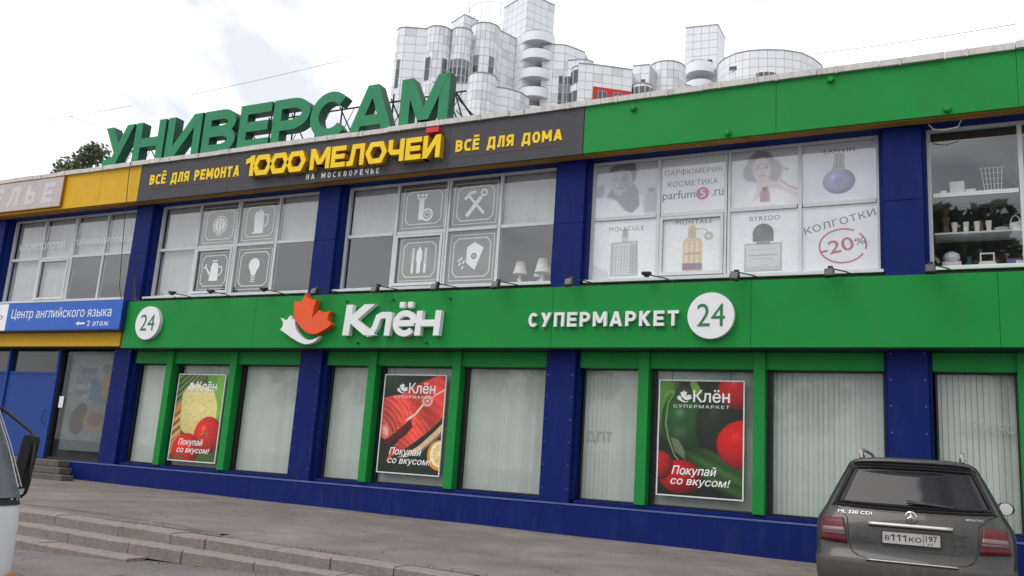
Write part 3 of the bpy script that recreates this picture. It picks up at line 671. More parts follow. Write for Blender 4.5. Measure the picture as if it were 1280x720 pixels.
# --- sewing shop sign
at=thing('sewing_shop_sign','faded pinkish panel with ghostly white АТЕЛЬЕ lettering on the yellow fascia','sign',(-11,-.3,7.1),SG)
obj('panel',bx(-14.2,-8.64,-.36,-.295,6.72,7.57,bev=.006),'fadedsign',at)
ed=B()
for q in ((-14.22,-8.62,7.572,7.59),(-14.22,-8.62,6.70,6.718),(-8.638,-8.62,6.718,7.572)): box(ed,q[0],q[1],-.37,-.295,q[2],q[3])
obj('edge_trim',ed,'rust',at)
stroke_text('АТЕЛЬЕ',-13.3,-9.02,6.86,7.42,6.86,7.42,-.363,.005,'fadedletter',at,t=.22,gap=.44,base=.72,lean=.12,n=8)
# --- language school sign
en=thing('language_school_sign','blue light box reading Центр английского языка above the yellow strip','sign',(-8,-.3,3.6),SG)
obj('box',bx(-14.5,-5.40,-.43,.05,3.25,4.02),'signside',en)
obj('face',bx(-9.87,-5.42,-.448,-.432,3.27,4.0,bev=.004),'signblue',en); obj('face',bx(-14.5,-9.875,-.448,-.432,3.27,4.0,bev=.004),'banner',en,'white end of the sign face')
font_text('Центр английского языка',-9.68,-5.78,3.53,3.86,-.4505,'white',en,off=.004)
font_text('2 этаж',-6.62,-5.82,3.36,3.50,-.4505,'white',en,off=.006)
obj('arrow',flat(B(),[(-7.05,3.43),(-6.93,3.49),(-6.93,3.455),(-6.70,3.455),(-6.70,3.405),(-6.93,3.405),(-6.93,3.37)],-.4505),'white',en)
font_text('ld-up',-10.9,-10.05,3.52,3.75,-.4505,mat('violet_print',s2l((110,80,140)),.5),en,off=.006)
# --- supermarket sign
km=thing('maple_leaf_sign','white Клён lettering with orange maple leaf mounted on the green band','sign',(1.8,-.3,3.4),SG)
O_,W_=leaf_shapes(.40,3.45,1.455,1)
obj('leaf',prism(B(),O_,-.46,-.31),'orange',km); obj('swoosh',prism(B(),W_,-.42,-.31),'white',km)
def heavy(parts,x,z,k,kz,t,y0,y1,mt,parent,name='letter'):
    bm=B()
    for i,(pts,cl) in enumerate(parts):
        ribbon(bm,[(x+a*k,z+b*kz) for a,b in pts],t,y0-.0018*i,y1,closed=cl==1,flatends=cl!=2)
    obj(name,bm,mt,parent)
Kt=.155
heavy([([(.12,0),(.17,1)],0),([(.78,1),(.28,.50)],0),([(.26,.52),(.86,0)],0)],1.40,3.065,.84,.66,.165,-.43,-.31,'white',km)
heavy([([(.0,.09),(.14,.12),(.26,.34),(.36,.78),(.48,.86),(.74,.86)],0),([(.70,0),(.74,.97)],0)],2.04,3.055,.72,.50,.135,-.425,-.31,'white',km)
heavy([([(.16,.5),(.86,.52)],0),(arc(.5,.5,.36,.42,0,318,20),2)],2.66,3.055,.62,.50,.125,-.43,-.31,'white',km)
obj('letter_dot',bx(2.79,2.92,-.42,-.31,3.63,3.755,bev=.015),'white',km); obj('letter_dot',bx(2.99,3.12,-.42,-.31,3.63,3.755,bev=.015),'white',km)
heavy([([(.10,0),(.14,1)],0),([(.84,0),(.88,1)],0),([(.14,.5),(.84,.5)],0)],3.23,3.05,.60,.51,.135,-.43,-.31,'white',km)
sm=thing('supermarket_sign','white СУПЕРМАРКЕТ letters on the green band left of the big 24 disc','sign',(7.2,-.3,3.3),SG)
stroke_text('СУПЕРМАРКЕТ',5.74,8.66,3.21,3.48,3.20,3.475,-.37,.06,'white',sm,t=.20,gap=.22,base=.72,n=8)
for cx,cz,rx,nm in ((9.235,3.365,.405,'large white 24 disc beside the СУПЕРМАРКЕТ letters'),(-4.51,3.42,.41,'white 24 disc at the left end of the green band')):
    dg=thing('opening_hours_sign',nm,'sign',(cx,-.3,cz),'round 24 discs on the green band')
    obj('disc',disc_prism(cx,cz,rx,-.40,-.30),'white',dg); obj('rim',disc_prism(cx,cz,rx*1.012,-.385,-.31),'frame',dg)
    font_text('24',cx-.235,cx+.25,cz-.19,cz+.21,-.404,mat('green_print',s2l((38,115,72)),.5),dg,off=-.004,split=True)
# ------------------------------------------------------------------ floodlights on the band
fl_pos=[(-3.75,.0,0,1),(-2.5,.1,0,1),(-.88,.2,0,1),(.66,.0,1,0),(2.25,.0,1,0),(3.70,.0,1,0),(5.08,-.05,1,0),(6.62,.1,1,0),(8.08,.3,0,1),(9.68,.0,1,0),(11.20,.0,1,0),(12.68,.0,1,0),(14.5,0,1,0)]
def floodlight(x,tw,down,label):
    t=thing('floodlight',label,'floodlight',(x,-.3,4.02),'small black floodlights along the green band')
    z=4.04
    a=B(); 
    if down: tube(a,[(x+.36,.0,z+.03),(x+.22,-.25,z+.05),(x+.02,-.52,z+.05)],.012,5)
    else: tube(a,[(x+.55,-.02,z-.03),(x+.25,-.25,z+.06),(x,-.42,z+.09)],.012,5)
    obj('arm',a,'metal',t)
    b_=B(); box(b_,x-.075,x+.075,-.60,-.53,z-.13,z+.03,bev=.01) if down else box(b_,x-.08,x+.08,-.52,-.40,z+.06,z+.12,bev=.01)
    for i in range(5):
        if down: box(b_,x-.07+i*.035-.004,x-.07+i*.035+.004,-.53,-.505,z-.11,z+.02)
    bmesh.ops.rotate(b_,verts=b_.verts,cent=(x,-.55,z),matrix=Matrix.Rotation(R(random.uniform(-14,14)),3,'Y')@Matrix.Rotation(R(-22 if down else 8),3,'X'))
    hd=obj('housing',b_,'black',t)
    g=B(); box(g,x-.055,x+.055,-.608,-.602,z-.11,z+.01) if down else box(g,x-.06,x+.06,-.5,-.42,z+.052,z+.058)
    bmesh.ops.rotate(g,verts=g.verts,cent=(x,-.55,z),matrix=Matrix.Rotation(R(-22 if down else 8),3,'X')); obj('lens',g,'lampglass',hd)
    br=B(); box(br,x-.035,x+.045,-.50,-.43,z+.035,z+.10,bev=.008); tube(br,[(x+.36,.0,z+.03),(x+.36,-.06,z-.02)],.02,5); obj('bracket',br,'black',t)
FLN=['black floodlight above the left 24 disc','slim floodlight arm under the first blue-pier window','slim floodlight arm left of the orange leaf','black floodlight over the tip of the orange leaf','black floodlight above the К of Клён','black floodlight above the dots of Клён','black floodlight between Клён and the table lamps','black floodlight below the middle blue pier','slim floodlight arm under the opening sash of the perfume window','black floodlight above the big 24 disc','black floodlight beneath the discount poster','black floodlight at the foot of the right blue pier','black floodlight at the far right end of the band']
for (x,tw,dn,_),nm in zip(fl_pos,FLN): floodlight(x,tw,dn,nm)
# green painted stubs on both bands
SB=[(7.654,7.43,'on the upper green fascia near the charcoal sign'),(11.218,7.49,'on the upper green fascia above the perfume window'),(9.457,6.72,'at the lower edge of the upper fascia over the perfume window'),(12.998,6.715,'at the lower edge of the upper fascia right of the right pier'),(1.36,3.83,'left of the К on the green band'),(2.55,3.84,'above the л on the green band'),(3.93,3.83,'high on the band to the right of the н on the green band'),(1.75,2.93,'below the К on the green band'),(3.45,2.93,'low on the green band under the н on the green band')]
for x,z,nm in SB:
    b_=B(); r_=.06 if z>6 else .028; lathe(b_,[(r_,-.30),(r_,-.34),(r_*.75,-.365),(.004,-.37)],x,0,10,ax='y',cz=z); tag(obj('bolt_cap',b_,'greenpost'),'small green cap '+nm,'bolt cap','green caps on the bands')
# cables
c=B()
for (a,b,sg) in (((-5.35,-.2,4.08),(-3.8,-.3,4.06),.12),((-5.4,-.2,4.08),(-4.9,-.25,4.05),.05),((-3.5,-.02,4.05),(.7,-.02,4.05),.03),((.9,-.05,4.05),(5.6,-.03,4.04),.03),((6.4,-.05,4.03),(7.2,-.05,4.02),-.03)):
    tube(c,[Vector(a).lerp(Vector(b),t/10)-Vector((0,0,sg*4*(t/10)*(1-t/10)+.01*math.sin(t*2.3))) for t in range(11)],.011,4)
tag(obj('cable',c,'cable'),'black power cable sagging along the top of the green band','cable')
tag(obj('cable',tube(B(),[(-6.0,-.42,7.72),(-6.02,-.40,7.3),(-5.98,-.38,6.6),(-5.9,-.34,5.4),(-5.78,-.34,4.4),(-5.62,-.34,4.03)],.012,4),'cable'),'grey cable hanging straight down the left blue pier from the roof','cable')
tag(obj('cable',tube(B(),[(12.72,-.02,6.60),(12.78,-.05,6.5),(12.95,-.06,6.46),(13.15,-.05,6.5),(13.2,-.02,6.62)],.008,4),'icon'),'pale loop of wire drooping under the upper fascia by the right pier','cable')
tag(obj('antenna',tube(B(),[(-5.52,-.12,4.05),(-5.57,-.12,4.75)],.012,5),'metal'),'thin dark rod standing on the band in front of the left pier','rod')
b_=tube(B(),[(-5.6,-.05,4.6),(-5.25,-.25,4.08)],.014,5); tag(obj('brace',b_,'metal'),'slanting dark brace from the left pier down to the band','brace')
# ------------------------------------------------------------------ window stickers
def ring_oct(bm,x0,x1,z0,z1,c,t,y): 
    pts=[(x0+c,z0),(x1-c,z0),(x1,z0+c),(x1,z1-c),(x1-c,z1),(x0+c,z1),(x0,z1-c),(x0,z0+c)]; return ribbon(bm,pts,t,y,y,closed=True)
def circle(bm,cx,cz,r,y,n=24,rz=None): return flat(bm,[(cx+r*math.cos(6.2832*i/n),cz+(rz or r)*math.sin(6.2832*i/n)) for i in range(n)],y)
def circ_ring(bm,cx,cz,r,t,y,n=24,rz=None): return ribbon(bm,[(cx+r*math.cos(6.2832*i/n),cz+(rz or r)*math.sin(6.2832*i/n)) for i in range(n)],t,y,y,closed=True)
def L(bm,pts,t,y=None,**k): return ribbon(bm,pts,t,YI,YI,**k)
YI=.326
def sticker(k,i,row,label,draw,dark=0):
    X=k*6; x0,x1=X+CX[i]+.05,X+CX[i+1]-.05; z0,z1=((4.27,ZM-.05) if row==0 else (ZM+.05,6.55))
    if i==1 and row==0: x0+=.04;x1-=.05;z0+=.04;z1-=.02
    t=thing('window_sticker',label,'window sticker',((x0+x1)/2,.33,z0),'grey window stickers with white tool pictures')
    obj('film',bx(x0,x1,.330,.333,z0,z1),'filmd' if dark else 'film',t)
    fr=B(); ribbon(fr,[(x0+.07,z0+.07),(x1-.07,z0+.07),(x1-.07,z1-.07),(x0+.07,z1-.07)],.012,YI,YI,closed=True); obj('outline',fr,'icon',t)
    fr=B(); ring_oct(fr,x0+.15,x1-.15,z0+.15,z1-.15,.10,.026,YI); obj('border',fr,'iconline',t)
    bm=B(); cx,cz=(x0+x1)/2,(z0+z1)/2; draw(bm,cx,cz); obj('picture',bm,'icon',t)
def d_plate(bm,x,z):
    circ_ring(bm,x,z,.225,.03,YI); circle(bm,x,z,.18,YI-.001); dk=B()
    for dx in (-.06,0,.06): L(bm,[(x+dx-.0,z-.30),(x+dx,z-.17)],.02)
def d_kettle(bm,x,z):
    flat(bm,[(x-.20,z-.30),(x+.14,z-.30),(x+.14,z-.25),(x+.11,z+.2),(x+.08,z+.26),(x-.13,z+.26),(x-.19,z+.16),(x-.15,z-.25),(x-.20,z-.25)],YI)
    L(bm,[(x+.10,z+.18),(x+.24,z+.15),(x+.26,z-.02),(x+.20,z-.12),(x+.12,z-.15)],.035); circle(bm,x-.02,z+.29,.035,YI-.001,10)
def d_can(bm,x,z):
    flat(bm,[(x-.14,z-.26),(x+.16,z-.26),(x+.13,z+.12),(x+.09,z+.2),(x-.06,z+.2),(x-.10,z+.12)],YI); L(bm,[(x-.12,z-.10),(x-.30,z+.12)],.05); L(bm,[(x-.35,z+.06),(x-.26,z+.17)],.035)
    L(bm,[(x+.13,z+.1),(x+.26,z+.08),(x+.26,z-.06),(x+.15,z-.14)],.03); L(bm,[(x-.08,z+.25),(x+.1,z+.25)],.03)
def d_bulb(bm,x,z):
    circle(bm,x,z+.1,.17,YI); flat(bm,[(x-.12,z+.0),(x+.12,z+.0),(x+.06,z-.15),(x-.06,z-.15)],YI-.001)
    for i in range(4): L(bm,[(x-.065,z-.18-i*.045),(x+.065,z-.165-i*.045)],.022)
def d_tap(bm,x,z):
    for dx in (-.10,0.0,.10): circle(bm,x-.06+dx,z+.28,.042,YI,8)
    L(bm,[(x-.18,z+.21),(x+.06,z+.21)],.03); L(bm,[(x-.06,z+.19),(x-.06,z-.28)],.13); circ_ring(bm,x+.10,z-.17,.125,.045,YI-.001); circ_ring(bm,x+.10,z-.17,.06,.02,YI)
def d_hammer(bm,x,z):
    L(bm,[(x-.16,z+.16),(x+.22,z-.24)],.06,flatends=False); L(bm,[(x-.27,z+.10),(x-.12,z+.24),(x-.0,z+.26)],.075,flatends=False)
    ribbon(bm,[(x-.20,z-.28),(x+.14,z+.14)],.095,YI-.001,YI-.001,flatends=False); circ_ring(bm,x+.20,z+.22,.065,.045,YI-.002,12)
def d_drill(bm,x,z):
    for dx,h in ((-.16,.26),(.16,.28)):
        L(bm,[(x+dx,z-.30),(x+dx,z-.10)],.06)
        for j in range(7): L(bm,[(x+dx-.035,z-.09+j*.052),(x+dx+.035,z-.055+j*.052)],.03,flatends=False)
    flat(bm,[(x-.045,z-.30),(x+.045,z-.30),(x+.05,z-.06),(x+.075,z+.0),(x+.07,z+.18),(x,z+.30),(x-.07,z+.18),(x-.075,z+.0),(x-.05,z-.06)],YI)
def d_seed(bm,x,z):
    flat(bm,[(x-.12,z-.12),(x+.10,z-.28),(x+.28,z+.20),(x+.06,z+.33),(x-.12,z+.22)],YI)
    for a in range(6): pass
    for a,b in ((-.24,-.02),(-.18,-.1),(-.27,-.14),(-.2,-.22),(-.29,-.06)): L(bm,[(x+a-.02,z+b-.035),(x+a+.02,z+b+.035)],.035,flatends=False)
sticker(-1,1,1,'grey window sticker picturing a white plate and cutlery',d_plate)
sticker(-1,2,1,'grey window sticker picturing a white jug with a handle',d_kettle)
sticker(-1,1,0,'dark window sticker picturing a white watering can',d_can,1)
sticker(-1,2,0,'dark window sticker picturing a white light bulb',d_bulb,1)
sticker(0,1,1,'grey window sticker picturing a white tap and tape',d_tap)
sticker(0,2,1,'grey window sticker picturing a crossed hammer and saw',d_hammer)
sticker(0,1,0,'grey window sticker picturing three upright drill bits',d_drill)
sticker(0,2,0,'grey window sticker picturing a white seed packet',d_seed)
fw_=B(); 
for a in range(6): circle(fw_,2.0*0+ (CX[2]+CX[3])/2+.06+.045*math.cos(a*1.047),4.86+.045*math.sin(a*1.047),.03,YI-.0015-.0004*a,8)
st=[o for o in scene.objects if o.get('label','').endswith('seed packet')][0]; obj('flower',fw_,'film',st)
dk=B(); st=[o for o in scene.objects if o.get('label','').endswith('cutlery')][0]; xx=-6+(CX[1]+CX[2])/2; zz=(ZM+.05+6.55)/2
for dx in (-.05,.05): L(dk,[(xx+dx,zz-.16),(xx+dx,zz+.14)],.018)
for v in dk.verts: v.co.y-=.002
obj('cutlery',dk,'filmd',st)
# hairdresser lettering on the left window
wl=thing('window_lettering','white ПАРИКМАХЕРСКИЙ ЗАЛ and КОСМЕТОЛОГИЯ lettering on the leftmost window','window lettering',(-9,.3,5.8))
font_text('КОСМЕТОЛОГИЯ',-11.0,-9.05,5.73,5.92,.288,'icon',wl,off=.008); font_text('ПАРИКМАХЕРСКИЙ ЗАЛ',-8.62,-6.2,5.76,5.97,.288,'icon',wl,off=.008)
# ------------------------------------------------------------------ perfume banners
def banner(i,row,label,pic=None):
    X=6; x0,x1=X+CX[i]+.035,X+CX[i+1]-.035; z0,z1=((4.26,ZM-.04) if row==0 else (ZM+.04,6.56))
    t=thing('window_poster',label,'poster',((x0+x1)/2,.31,z0),'white perfume posters in the upper window')
    if pic is None: obj('sheet',bx(x0,x1,.310,.314,z0,z1),'banner',t)
    else: picture('sheet',x0,x1,z0,z1,.310,pic,t)
    return t,x0,x1,z0,z1
BG=(236,237,241)
# man portrait, black and white
p=Pic(200,190,(214,216,222)); p.ell(.78,.35,.22,.3,(205,207,214),soft=.6)
p.poly([(.0,.0),(.0,.42),(.22,.34),(.34,.30),(.52,.12),(.66,.42),(.74,.40),(.78,.10),(.80,.0)],(232,233,238)); p.poly([(.18,.40),(.30,.62),(.62,.62),(.70,.44),(.72,.18),(.60,.05),(.50,.10),(.34,.32)],(150,152,160))
p.ell(.40,.68,.165,.27,(196,198,204),rot=-5,soft=.10); p.ell(.47,.66,.11,.24,(166,168,176),rot=-5,soft=.6)
p.poly([(.20,.86),(.24,.97),(.34,1),(.62,1),(.66,.86),(.63,.66),(.585,.64),(.575,.78),(.54,.87),(.42,.90),(.28,.88)],(128,130,138)); p.ell(.58,.60,.03,.05,(170,172,178))
for ex in (.32,.45): p.line([(ex-.03,.70),(ex+.03,.70)],.016,(120,122,130)); p.line([(ex-.045,.74),(ex+.04,.745)],.012,(138,140,148))
p.line([(.385,.70),(.37,.61),(.40,.60)],.010,(150,152,160)); p.line([(.34,.535),(.39,.545),(.45,.535)],.015,(134,128,134)); p.line([(.32,.47),(.42,.44),(.54,.52)],.015,(150,152,160),al=.6)
p.poly([(.0,.40),(.02,.60),(.12,.64),(.15,.5),(.10,.38)],(170,172,180)); p.poly([(.80,.06),(.80,.40),(.99,.42),(.99,.05)],(186,188,194)); p.poly([(.84,.42),(.85,.5),(.96,.5),(.96,.42)],(160,162,168)); p.noise(.035,5); p.noise(.03,40)
banner(0,1,'black and white portrait poster of a man in an open shirt',(p.blur(9),p)[1].material('portrait_print_man',.5))
# woman portrait
p=Pic(200,190,(222,223,228)); p.ell(.5,.05,.5,.32,(236,234,238),soft=.5); p.ell(.46,.70,.23,.30,(150,146,158),soft=.10); p.ell(.30,.62,.12,.18,(158,154,165),soft=.3); p.ell(.66,.62,.13,.22,(156,152,164),soft=.3); p.line([(.62,.62),(.78,.66),(.86,.62)],.03,(160,156,166))
p.ell(.47,.66,.145,.215,(214,200,204),rot=4,soft=.1); p.poly([(.38,.50),(.40,.30),(.60,.30),(.58,.50)],(206,192,196)); p.poly([(.28,.88),(.46,.92),(.62,.84),(.58,.95),(.4,.99)],(150,146,158))
for ex in (.41,.54): p.ell(ex,.69,.028,.016,(104,98,110),soft=.6); p.line([(ex-.04,.735),(ex,.745),(ex+.038,.738)],.011,(150,142,150))
p.line([(.475,.69),(.465,.61),(.49,.60)],.01,(184,168,174)); p.line([(.43,.545),(.475,.552),(.525,.545)],.022,(192,140,148))
p.poly([(.40,.30),(.48,.42),(.62,.44),(.74,.38),(1,.20),(1,.12),(.72,.30),(.56,.34),(.50,.26),(.42,.14),(.34,.10)],(216,198,202)); p.line([(.75,.44),(.86,.33),(1,.26)],.016,(130,124,138))
p.poly([(.45,.08),(.45,.26),(.52,.30),(.59,.26),(.59,.08)],(168,120,134)); p.poly([(.48,.28),(.48,.34),(.56,.34),(.56,.28)],(90,70,84)); p.noise(.03,5); p.noise(.03,40)
banner(2,1,'pale portrait poster of a dark-haired woman resting her chin on her hand',(p.blur(8),p)[1].material('portrait_print_woman',.5))
t,x0,x1,z0,z1=banner(1,1,'white poster reading ПАРФЮМЕРИЯ КОСМЕТИКА parfum5.ru')
font_text('ПАРФЮМЕРИЯ',x0+.06,x1-.08,z1-.33,z1-.22,.308,'darkprint',t,space=1.1); font_text('КОСМЕТИКА',x0+.13,x1-.16,z1-.56,z1-.45,.308,'darkprint',t,space=1.1)
font_text('parfum',x0+.03,x0+.66,z0+.22,z0+.43,.308,'darkprint',t,off=-.006); font_text('.ru',x0+.97,x1-.05,z0+.27,z0+.40,.308,'darkprint',t,off=-.006)
obj('logo_disc',circle(B(),x0+.80,z0+.34,.125,.307),mat('pink_print',s2l((190,95,140)),.5),t); font_text('5',x0+.75,x0+.85,z0+.27,z0+.41,.305,'icon',t)
# molecule
def textured(i,row,label,word,p,dz=.13,x=(.25,.8)):
    t,x0,x1,z0,z1=banner(i,row,label,(p.blur(2),p)[1].material('perfume_print',.5)); W=x1-x0
    font_text(word,x0+W*x[0],x0+W*x[1],z1-dz-.085,z1-dz,.308,'darkprint',t,space=1.15,off=.002); return t
p=Pic(200,200,BG); p.poly([(.30,.04),(.30,.60),(.70,.62),(.72,.04)],(205,206,212)); p.poly([(.46,.62),(.46,.80),(.56,.80),(.56,.62)],(188,189,195)); p.poly([(.47,.70),(.47,.84),(.55,.84),(.55,.70)],(150,152,158))
for i in range(9):
    xx=.33+i*.045; p.line([(xx,.08),(xx,.56)],.018,(120+18*(i%3),)*3,al=.55)
for j in range(9): p.line([(.33,.10+j*.055+.01*(j%3)),(.60,.11+j*.055)],.014,(225,226,230),al=.45)
p.poly([(.60,.06),(.60,.58),(.70,.58),(.70,.06)],(150,151,158),al=.6); p.line([(.30,.04),(.30,.60),(.70,.62),(.72,.04),(.30,.04)],.015,(130,131,138)); p.poly([(.0,.0),(.0,.25),(.1,.18),(.25,.12),(.28,0)],(190,192,196),al=.6); p.noise(.03,6)
textured(0,0,'white poster of a tall grey perfume bottle titled MOLECULE','MOLECULE',p)
p=Pic(200,200,BG); p.poly([(.36,.05),(.36,.55),(.40,.62),(.62,.62),(.66,.55),(.66,.05)],(220,186,150)); p.poly([(.36,.09),(.36,.2),(.66,.2),(.66,.09)],(110,95,110)); p.poly([(.44,.62),(.44,.80),(.56,.80),(.56,.62)],(190,180,160)); p.poly([(.47,.78),(.47,.84),(.54,.84),(.54,.78)],(210,190,90))
for xx in (.42,.5,.58): p.line([(xx,.22),(xx,.55)],.035,(238,214,190),al=.7); p.line([(xx+.04,.22),(xx+.04,.55)],.012,(190,150,125),al=.6)
p.line([(.56,.76),(.66,.77),(.72,.74),(.74,.68)],.014,(150,150,150)); p.ell(.75,.64,.07,.07,(178,176,170)); p.ell(.75,.64,.03,.03,(225,225,220)); p.line([(.40,.36),(.62,.36)],.03,(180,140,120)); p.noise(.03,6)
textured(1,0,'white poster of an orange perfume bottle titled MONTALE','MONTALE',p,dz=.08)
p=Pic(200,200,(222,222,232)); p.ball(.50,.34,.22,(150,146,205),dark=.55,hi=.25); p.ell(.50,.34,.06,.07,(92,88,120),al=.8); p.ell(.5,.34,.20,.2,(178,174,222),al=.35,soft=.8); p.poly([(.42,.52),(.40,.58),(.60,.58),(.58,.52)],(160,160,172)); p.poly([(.43,.58),(.44,.82),(.57,.82),(.57,.58)],(118,120,130))
for xx in (.455,.50,.545): p.line([(xx,.6),(xx,.8)],.012,(205,206,214))
p.noise(.04,30)
textured(3,1,'white poster of a round violet perfume bottle titled LANVIN','LANVIN',p,dz=.10,x=(.30,.72))
p=Pic(200,200,BG); p.poly([(.24,.03),(.24,.46),(.76,.46),(.76,.03)],(204,206,208)); p.line([(.24,.03),(.24,.46),(.76,.46),(.76,.03),(.24,.03)],.02,(150,152,156)); p.ell(.5,.62,.155,.17,(72,72,80)); p.poly([(.35,.50),(.35,.62),(.65,.62),(.65,.50)],(72,72,80)); p.poly([(.40,.45),(.40,.51),(.60,.51),(.60,.45)],(120,120,126)); p.ell(.45,.66,.05,.08,(120,120,130),al=.5,soft=.8)
for zz,wd,tk in ((.37,.17,.012),(.28,.2,.022),(.22,.15,.012),(.12,.05,.01)): p.line([(.5-wd,zz),(.5+wd,zz)],tk,(150,151,156),al=.8)
p.poly([(.26,.04),(.26,.1),(.74,.1),(.74,.04)],(184,186,190)); p.noise(.03,6)
textured(2,0,'white poster of a square perfume bottle with a domed black cap titled BYREDO','BYREDO',p,dz=.10,x=(.3,.74))
t,x0,x1,z0,z1=banner(3,0,'white discount poster reading КОЛГОТКИ with a red ringed -20%')
font_text('КОЛГОТКИ',x0+.02,x1-.02,z1-.36,z1-.23,.308,'darkprint',t,rot=.24,space=1.05)
rp=mat('worn_red_print',s2l((186,78,88)),.5,var=.15); rg=B(); 
ribbon(rg,arc((x0+x1)/2+.05,z0+.42,.38,.30,60,330,26),.028,.308,.308,flatends=False); ribbon(rg,arc((x0+x1)/2+.05,z0+.42,.38,.30,345,405,8),.028,.308,.308,flatends=False); obj('ring',rg,rp,t)
font_text('-20',x0+.30,x0+.84,z0+.30,z0+.53,.308,rp,t,rot=.2,off=.02); font_text('%',x0+.86,x0+1.03,z0+.43,z0+.55,.308,'darkprint',t,rot=.2,off=.01)
# ------------------------------------------------------------------ hanging food posters
def poster(x0,x1,z0,z1,label,pic,big):
    t=thing('hanging_poster',label,'poster',((x0+x1)/2,.22,z0),'framed food posters hung before the shop windows')
    fr=B(); w=.022
    for q in ((x0-w,x1+w,z0-w,z0),(x0-w,x1+w,z1,z1+w),(x0-w,x0,z0+.0005,z1-.0005),(x1,x1+w,z0+.0005,z1-.0005)): box(fr,q[0],q[1],.195,.23,q[2],q[3])
    obj('frame',fr,'white',t); picture('print',x0,x1,z0,z1,.205,pic,t,.012)
    wr=B(); 
    for x in (x0+.22,x1-.22): tube(wr,[(x,.20,z1-.04),(x,.20,z1+.05),(x+.01,.20,2.50)],.005,4)
    obj('wire',wr,'cable',t)
    W=x1-x0; O1,W1=leaf_shapes(x0+W*.30,z1-.27,W*.19,1.0)
    lb=B(); flat(lb,O1,.2015); flat(lb,W1,.2020); obj('leaf_mark',lb,'icon',t)
    font_text('Клён',x0+W*.41,x0+W*.84,z1-.37,z1-.15,.2020,'icon',t,off=.02)
    font_text('СУПЕРМАРКЕТ',x0+W*.17,x0+W*.84,z1-.475,z1-.42,.2020,'icon',t,space=1.25,off=.004)
    font_text('Покупай',x0+W*.17,x0+W*.70,z0+.32,z0+.51,.2018,'icon',t,shear=.25,off=.016); font_text('со вкусом!',x0+W*.16,x0+W*.86,z0+.15,z0+.31,.2018,'icon',t,shear=.25,off=.016)
# 1: cheese and tomatoes
p=Pic(280,380,(58,96,44))
for i in range(16): a=i*.07; p.line([(-.1,.45+a*.6),(.6,1.0+a*.3)],.02,(150+30*(i%3),180,110) if i%2 else (30,70,30),al=.7)
p.poly([(.0,.05),(.0,.62),(.14,.72),(.2,.2)],(198,128,70)); p.poly([(.62,1),(.75,.55),(1,.5),(1,1)],(96,160,52)); p.poly([(.82,1),(.88,.5),(1,.45),(1,1)],(130,190,60),al=.8)
for i in range(6): p.line([(.0,.25+i*.05),(.16,.34+i*.05)],.03,(36,74,30) if i%2 else (222,190,140),al=.8)
ch=np.zeros((380,280,3))+np.array((226,212,138))/255.; ch*= (1.02-.16*np.clip((.6-p.y)*2,0,1)-.10*np.clip((.45-p.x)*2,0,1))[...,None]
p.poly([(.14,.42),(.12,.78),(.22,.86),(.40,.90),(.80,.82),(.90,.66),(.92,.44),(.5,.25),(.2,.34)],ch)
for a,b in ((.62,.66),(.70,.63),(.55,.72),(.74,.70),(.36,.70),(.66,.58)): p.ell(a,b,.014,.010,(178,160,84))
p.poly([(.30,.33),(.55,.50),(.56,.40),(.45,.28)],(232,170,110),al=.5)
p.ball(.78,.30,.30,(226,34,22),dark=.55,hi=.28); p.ball(.34,.12,.30,(222,32,20),dark=.55,hi=.25,ry=.27)
for a in range(6): p.poly([(.70,.34),(.70+.17*math.cos(a*1.05+.4),.34+.13*math.sin(a*1.05+.4)),(.72+.03*math.cos(a+.9),.34+.03*math.sin(a+.9))],(150,150,70) if a%2 else (72,104,40))
for a in range(6): p.poly([(.24,.03),(.24+.15*math.cos(a*1.05),.04+.1*math.sin(a*1.05)),(.27,.05)],(60,110,40))
p.noise(.06,6)
poster(-3.82,-2.34,.22,2.24,'framed poster of cheese and red tomatoes in the leftmost shop bay',(p.blur(2),p)[1].material('poster_print_cheese',.35),1)
# 2: salmon
p=Pic(280,380,(24,42,26)); p.ell(.1,.98,.3,.2,(40,72,36),soft=.8)
A=[(.0,.36),(.0,.76),(.10,.78),(.30,.80),(.45,.86),(.60,.93),(.72,.96),(.86,1),(1,1),(1,.58),(.92,.52),(.80,.44),(.62,.34),(.46,.26),(.30,.20),(.12,.10),(.22,.25),(.34,.35),(.46,.46),(.30,.37),(.14,.30)]
sl=np.zeros((380,280,3))+np.array((220,66,54))/255.; sh=1+.16*np.sin(p.x*9+p.y*7)+.06*np.sin(p.y*60+p.x*22); sl*=sh[...,None]
mk=p.poly(A,np.clip(sl,0,1))
for i in range(9):
    q=.16+i*.052; p.line([(-.12+q*1.25*math.cos(R(a)),.28+q*1.05*math.sin(R(a))) for a in range(8,100,7)],.011,(246,170,154),al=.62,clip=mk*(p.y>.30+.35*p.x))
for i in range(9):
    q=.30+i*.060; p.line([(.22+q*1.0*math.cos(R(a)),-.05+q*.95*math.sin(R(a))) for a in range(38,100,6)],.010,(246,165,150),al=.55,clip=mk*(p.y<.34+.42*p.x))
p.poly([(.06,.32),(.20,.38),(.48,.55),(.52,.47),(.42,.38),(.22,.30),(.10,.22)],(70,16,18),al=.9); p.ell(.08,.42,.07,.13,(236,176,160),rot=20,soft=.6); p.line([(.42,.54),(.55,.60),(.66,.70)],.03,(246,214,200)); p.ell(.73,.74,.09,.08,(238,170,158)); p.ell(.73,.74,.05,.045,(206,90,84)); p.ell(.73,.74,.02,.02,(250,225,215)); p.line([(.84,.80),(1,.86)],.02,(250,220,210))
p.poly([(.30,.155),(.46,.20),(.66,.29),(.86,.42),(1,.52),(1,.44),(.86,.34),(.66,.23),(.46,.16)],(226,186,150)); p.poly([(.30,.155),(.66,.23),(1,.44),(1,.40),(.66,.20)],(150,140,128),al=.8)
